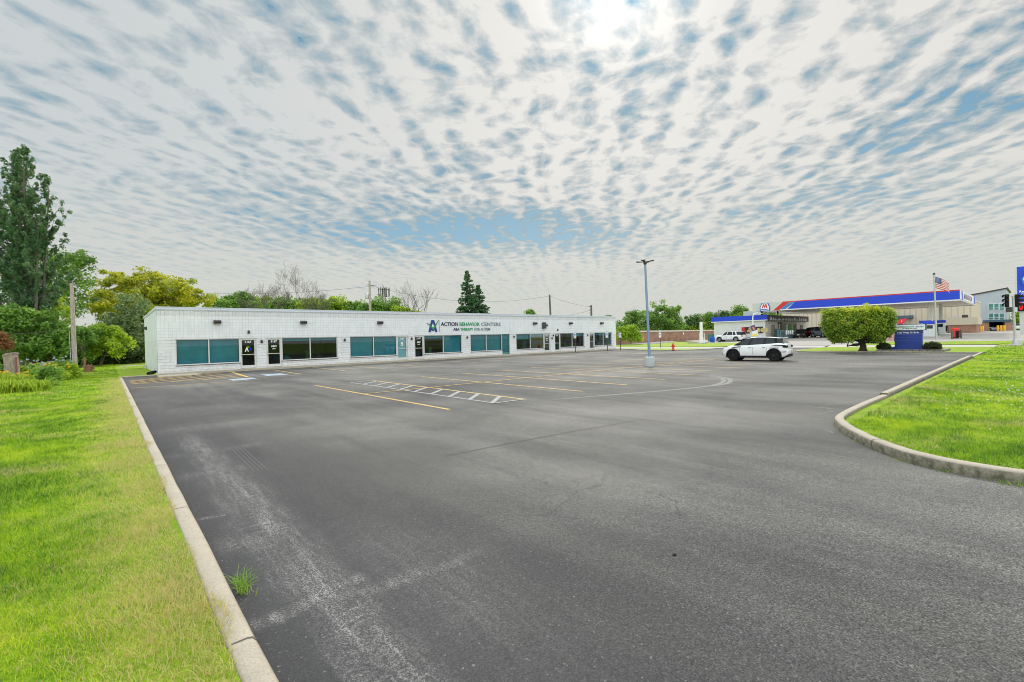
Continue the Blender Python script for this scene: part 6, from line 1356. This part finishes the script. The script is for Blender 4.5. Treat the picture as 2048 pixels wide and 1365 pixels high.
tree_px('broadleaf_tree', 1063, 105, [(1062, 628, 9, 7), (1066, 640, 12, 8)], 'single green treetop peeking over the roof right of the spruces', leaf=L_green, n_cl=30, n_per=50, size=.28, cl_r=.7, seed=35, trunk_h=6)
tree_px('broadleaf_tree', 1218, 110, [(1218, 636, 8, 4)], 'tiny dark treetop over the right end of the roof', leaf=L_dark, n_cl=12, n_per=50, size=.28, cl_r=.6, seed=36, trunk_h=5)
rts = [(1268, 118, [(1262, 640, 22, 14), (1275, 632, 16, 10), (1262, 658, 26, 14)], L_green, 'green tree just right of the building corner'),
       (1330, 124, [(1320, 612, 18, 13), (1345, 622, 18, 16), (1325, 640, 36, 22), (1300, 640, 22, 20), (1350, 650, 24, 18)], L_green, 'tallest round green tree behind the light pole and brick building'),
       (1388, 128, [(1385, 640, 20, 10), (1395, 652, 28, 12)], L_dark, 'dark green tree right of the tallest round tree'), (1415, 130, [(1415, 634, 18, 9), (1420, 650, 26, 16)], L_green, 'green tree over the vacuum station'),
       (1405, 128, [(1400, 655, 26, 10), (1380, 660, 20, 8)], L_lime, 'light yellow-green bush over the brick building'), (1450, 122, [(1448, 632, 18, 8), (1460, 642, 24, 12)], L_dark, 'dark tree left of the shop roof units'),
       (1480, 118, [(1480, 622, 14, 8), (1478, 634, 20, 12)], L_green, 'green tree rising over the blue roof edge of the shop'), (1540, 130, [(1535, 628, 30, 10), (1570, 634, 34, 12), (1600, 638, 30, 12)], L_green, 'long green tree crown between shop roof and canopy'),
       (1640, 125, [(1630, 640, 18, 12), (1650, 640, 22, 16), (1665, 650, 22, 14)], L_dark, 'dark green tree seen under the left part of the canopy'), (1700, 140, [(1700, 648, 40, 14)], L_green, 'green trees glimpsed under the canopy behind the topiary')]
for i, (px_, d, ls, lf, lb_) in enumerate(rts): tree_px('broadleaf_tree', px_, d, ls, lb_, leaf=lf, n_cl=70 if len(ls) < 4 else 150, n_per=70, size=.30, cl_r=1.0, seed=60+i, trunk_h=6, group='trees beyond the brick building')
hedge_px(1236, 1560, 132, 145, 651, L_green, 'long green thicket behind the brick building and the shop', 43, 'thicket', .7, .34, 'stuff', 'thicket')
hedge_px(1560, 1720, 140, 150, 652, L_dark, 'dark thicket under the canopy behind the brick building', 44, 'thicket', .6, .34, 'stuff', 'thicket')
hedge_px(440, 1240, 105, 125, 645, L_green, 'low thicket behind the long building', 45, 'thicket', .45, .30, 'stuff', 'thicket')
hedge_px(2010, 2200, 150, 150, 645, L_dark, 'dark thicket behind the traffic signal at the right edge', 46, 'thicket', .7, .34, 'stuff', 'thicket')
hedge_px(-500, 300, 110, 120, 660, L_dark, 'distant thicket beyond the left lawn', 47, 'thicket', .7, .34, 'stuff', 'thicket')
tree_px('broadleaf_tree', 2042, 120, [(2040, 632, 12, 10), (2050, 650, 18, 16)], 'yellow-green tree behind the price sign post at the right edge', leaf=L_lime, n_cl=50, n_per=60, size=.3, cl_r=.9, seed=75, trunk_h=5)
tree_px('shrub', 1262, 84, [(1255, 662, 22, 14), (1275, 674, 16, 11), (1250, 676, 18, 9)], 'yellow-green shrub between the building corner and the brick building', cat='shrub', leaf=L_lime, n_cl=80, n_per=60, size=.2, cl_r=.6, seed=76, trunk_h=1.5, trunk_r=.06, z=.3)
# flower bed at the left
tag(sheet('flower_bed', [(-14, 33.5), (-4.8, 34.6), (-2.4, 37.6), (-1.2, 41.5), (-3, 44), (-15, 42)], LZ+.012, plain('bed_soil', (.07, .055, .04), .95, var=.4, scale=14)), kind='structure')
def perennial(px_, py_, w_, h_, leaf, petals, label, seed, spiky=False):
    b = G(px_, py_, .09); b.z = .095; g = np.random.default_rng(seed); t = thing('flowering_plant', b, label, 'plant'); d = (b.x*math.cos(YAW)+b.y*math.sin(YAW)); W_, H_ = w_*d/F_PX, h_*d/F_PX
    if spiky:
        n = 260; a = g.random(n)*6.283; rr = W_*.5*(.2+.8*g.random(n)); V = []; Q = []; rn = []
        for i in range(n):
            bx0 = b.x+g.normal()*W_*.16; by0 = b.y+g.normal()*W_*.16; c_, s_ = math.cos(a[i]), math.sin(a[i]); hh = H_*(.55+.5*g.random()); k = len(V); wd = .018
            pts = [(0, 0), (.35, .75), (.7, 1.0), (1.0, .62)]
            for u_2, v2 in pts: V += [(bx0+c_*rr[i]*u_2-s_*wd*(1-u_2*.7), by0+s_*rr[i]*u_2+c_*wd*(1-u_2*.7), b.z+hh*v2), (bx0+c_*rr[i]*u_2+s_*wd*(1-u_2*.7), by0+s_*rr[i]*u_2-c_*wd*(1-u_2*.7), b.z+hh*v2)]
            for s in range(3): Q.append((k+2*s, k+2*s+1, k+2*s+3, k+2*s+2))
            rn += [g.random()]*8
        np_mesh('foliage', np.array(V), np.array(Q), np.array(rn), leaf, t)
    else:
        n = 46; c = np.array(b[:])+np.stack([g.normal(size=n)*W_*.26, g.normal(size=n)*W_*.26, H_*(.1+.8*g.random(n))], 1)
        V, Q, rn = leaves(c, np.full(n, .17), 44, .075, .9, seed); np_mesh('foliage', V, Q, rn, leaf, t)
        st_ = MB()
        for i in range(8): st_.tube([(b.x, b.y, b.z-.05), tuple(c[i])], [.012, .006], 4, False)
        st_.build('stem', M_dbark, t)
    if petals:
        n = 11; c = np.array(b[:])+np.stack([g.normal(size=n)*W_*.30, g.normal(size=n)*W_*.30, H_*(.80+.35*g.random(n))], 1); 
        for i in range(n): V, Q, rn = leaves(c[i:i+1], np.full(1, .05), 12, .055, .6, seed*31+i); np_mesh('flower', V, Q, rn, petals, t)
pls = [(20, 786, 62, 26, L_lime, None, 'clump of long arching grass-like leaves at the left edge of the bed', True), (52, 784, 60, 24, L_lime, None, 'arching leafy clump in the middle of the bed front', True), (78, 781, 50, 20, L_lime, None, 'arching leafy clump at the right end of the bed front', True), (-12, 788, 60, 28, L_lime, None, 'arching leafy clump cut by the left picture edge', True),
       (10, 772, 44, 26, L_lime, L_fl_y, 'plant with yellow and orange blooms left of the wooden post', True), (42, 770, 40, 20, L_lime, L_fl_y, 'low plant with bright yellow blooms right of the wooden post', True), (62, 768, 36, 20, L_lime, L_fl_y, 'low plant with pale yellow blooms in the middle of the bed', True),
       (5, 762, 44, 42, L_green, L_fl_p, 'leafy plant with lilac flowers behind the wooden post on the left'), (50, 764, 34, 32, L_lime, None, 'bright green leafy plant just right of the wooden post'), (68, 762, 34, 32, L_green, L_fl_p, 'green leafy plant with a few lilac flowers in the middle of the bed'),
       (92, 772, 36, 38, L_green, None, 'taller dark-bottomed green plant near the right end of the bed'), (85, 758, 34, 34, L_lime, L_fl_p, 'light green plant with pale lilac flowers behind the taller plant'), (110, 762, 34, 32, L_lime, L_fl_y, 'bushy light green plant with small yellow blooms'), (126, 757, 34, 38, L_green, L_fl_p, 'green plant nearest the leaning pole on its left'), (142, 757, 22, 30, L_lime, None, 'narrow green plant touching the foot of the leaning pole')]
for i, a in enumerate(pls): perennial(*a[:7], 90+i, len(a) > 7)
# firewood and red post by the far shrubs
fw = G(176, 744, .09); t = thing('log_pile', fw, 'small brown log pile under the shrubs right of the leaning pole', 'log pile')
gl_ = random.Random(6)
for i in range(9): z = .09+.17*(i//3)+.09; x0_ = fw.x-.2+.2*(i % 3)+.1*(i//3 % 2); MB().tube([(x0_, fw.y-.5, z), (x0_+gl_.uniform(-.05, .05), fw.y+.5, z+gl_.uniform(-.03, .03))], .10, 9).build('log', plain('log_brown', (.22, .12, .07), .9, var=.4), t)
rp = G(170, 742, .09); tag(MB().bbox(rp.x-.07, rp.y-.07, .05, rp.x+.07, rp.y+.07, 1.15, .01).build('garden_post', plain('brown_post', (.22, .11, .07), .9), loc=(rp.x, rp.y, .05)), 'short reddish brown post beside the log pile', 'post')
bs = G(284, 737, .09); tag(MB().bbox(bs.x-1.4, bs.y-.2, .30, bs.x+.4, bs.y+.2, .36, .01).box(bs.x-1.2, bs.y-.15, .05, bs.x-1.1, bs.y+.15, .30).box(bs.x+.15, bs.y-.15, .05, bs.x+.25, bs.y+.15, .30).build('low_bench', M_brickcap, loc=(bs.x, bs.y, .05)), 'low pale bench on the shaded grass beside the building', 'bench')
dr = Vector((2.15, 37.45, .08)); tag(MB().tube([(1.95, 37.3, .15), (2.1, 37.9, .17), (2.35, 38.3, .22)], [.11, .11, .09], 12).build('drain_pipe', M_black, loc=(2.15, 37.6, .08)), 'short black drain pipe at the foot of the left building corner', 'pipe')
# ------------------------------------------------------------------ grass blades
def blades(name, pos, hgt, wid, mat, seed, lean=.5, label=None, cat='grass', kind='stuff'):
    g = np.random.default_rng(seed); N = len(pos); a = g.random(N)*2*np.pi; w = np.stack([np.cos(a), np.sin(a), np.zeros(N)], 1); b = g.random(N)*2*np.pi; dv = np.stack([np.cos(b), np.sin(b), np.zeros(N)], 1)
    h = hgt*(.5+.8*g.random(N)); ln = lean*h*(.2+1.3*g.random(N)); wd = (wid*(.7+.6*g.random(N)))[:, None]
    mid = pos+dv*(ln*.35)[:, None]+np.array([0, 0, 1])*(h*.62)[:, None]; tip = pos+dv*ln[:, None]+np.array([0, 0, 1])*(h*(1-.25*g.random(N)))[:, None]
    V = np.stack([pos-w*wd/2, pos+w*wd/2, mid+w*wd*.4, mid-w*wd*.4, tip+w*wd*.08, tip-w*wd*.08], 1).reshape(-1, 3)
    k = np.arange(N)[:, None]*6; Q = np.stack([k+np.array([0, 1, 2, 3]), k+np.array([3, 2, 4, 5])], 1).reshape(-1, 4)
    o = np_mesh(name, V, Q, np.repeat(g.random(N), 6), mat, None, loc=tuple(float(q) for q in pos[0]))
    return o
def field(x0, x1, y0, y1, n, seed, keep):
    g = np.random.default_rng(seed); x = g.uniform(x0, x1, n); y = g.uniform(y0, y1, n); k = keep(x, y); return np.stack([x[k], y[k], np.full(k.sum(), LZ)], 1)
cyaw, syaw = math.cos(YAW), math.sin(YAW)
def vis(x, y, lo, hi):
    d = x*cyaw+y*syaw; l = x*syaw-y*cyaw; return (d > lo) & (d < hi) & (np.abs(l) < d*1.45+2.5)
edge = lambda x, y: x < .50+.06*np.sin(y*3.1)*np.sin(y*1.3+.5)
zones = [(1.6, 5, 5200, .052, .0034), (5, 9, 2300, .055, .005), (9, 16, 900, .055, .008), (16, 30, 260, .055, .014), (30, 56, 60, .06, .035)]
allp, allh, allw = [], [], []
for i, (lo, hi, dn, h_, w_) in enumerate(zones):
    x0, x1, y0, y1 = -hi*1.25, .6, 0, hi*1.5; n = int(dn*(x1-x0)*(y1-y0)); n = min(n, 1500000)
    p = field(x0, x1, y0, y1, n, 200+i, lambda x, y: vis(x, y, lo, hi) & edge(x, y)); allp.append(p); allh.append(np.full(len(p), h_)); allw.append(np.full(len(p), w_))
    if lo >= 5:
        x0, x1, y0, y1 = 7.9, hi*1.6, -hi*.5, 2.6; n = int(dn*(x1-x0)*(y1-y0))
        def inside(x, y):
            ok = vis(x, y, lo, hi) & (y < 2.36) & (x > 8.0); px_ = np.array([q[0] for q in nose_in if q[0] < 13.3]); py_ = np.array([q[1] for q in nose_in if q[0] < 13.3])
            top_y = np.interp(x, np.maximum.accumulate(px_), py_, left=-99, right=2.5); return ok & ((y < top_y+.03+.05*np.sin(x*9)) | (x < px_.min()+.02)) & (x > np.interp(y, py_, px_, left=8.13)-.03)
        p = field(x0, x1, y0, y1, n, 210+i, inside); allp.append(p); allh.append(np.full(len(p), h_)); allw.append(np.full(len(p), w_))
pos = np.concatenate(allp); H_ = np.concatenate(allh); W_ = np.concatenate(allw)
g = np.random.default_rng(9)
tuft = (np.sin(pos[:, 0]*2.1+np.sin(pos[:, 1]*1.7)*1.5)*np.sin(pos[:, 1]*1.9+1.3)); H_ = H_*(1+.45*np.clip(tuft, -1, 1))
print('blades', len(pos))
o = blades('grass', pos, H_, W_, M_blade, 5, 1.1); tag(o, 'short mown lawn grass with dry straw patches along the kerbs', 'grass', kind='stuff')
# clover heads on the right lawn
gq = np.random.default_rng(17); cs = []
for cx_, cy_, sx_, sy_, n in ((30, -2.5, 2.2, 1.4, 260), (21, -1.2, 2.0, .9, 220), (17.5, .1, 1.6, .8, 160), (34, .2, 1.6, 1.0, 120), (25, -5, 3, 1.5, 120), (14, -1, 2.5, 1.6, 60)): cs.append(np.stack([cx_+gq.normal(size=n)*sx_, cy_+gq.normal(size=n)*sy_, np.full(n, LZ+.075)], 1))
cs = np.concatenate(cs); cs = cs[cs[:, 1] < 2.2]
V, Q, rn = leaves(cs, np.full(len(cs), .012), 5, .022, .8, 18); L_clov = leafmat('clover_petal', (.62, .60, .52), (.74, .72, .68), (.80, .79, .76), .3)
tag(np_mesh('clover_flowers', V, Q, rn, L_clov, None, loc=(20, 0, LZ)), 'white clover heads scattered in the right lawn', 'clover', kind='stuff')
# weeds
def weed(px_, py_, n, h_, w_, label, z=0, lean=1.1):
    p = G(px_, py_, z); g = np.random.default_rng(int(px_)); ps = np.stack([p.x+g.normal(size=n)*w_*.3, p.y+g.normal(size=n)*w_, np.full(n, z)], 1)
    o = blades('weed_tuft', ps, np.full(n, h_), np.full(n, .006), M_weed, int(px_)+1, lean)
    return tag(o, label, 'weed')
weed(484, 1178, 110, .095, .075, 'tuft of green weed growing against the left kerb in the foreground')
weed(1840, 929, 90, .05, .16, 'low weed at the foot of the curved right kerb')
weed(1925, 948, 80, .05, .15, 'low weed at the foot of the right kerb nearer its picture edge')
weed(2028, 972, 60, .05, .12, 'low weed at the kerb foot by the right picture edge')
weed(1718, 886, 40, .03, .08, 'small dry weed at the curve of the right kerb')
# a scrap on the asphalt
p = G(1349, 1111, 0); tag(MB().bbox(p.x-.016, p.y-.012, .0, p.x+.016, p.y+.012, .012, .004).build('asphalt_crumb', M_black, loc=(p.x, p.y, 0)), 'small black crumb lying alone on the foreground asphalt', 'debris')
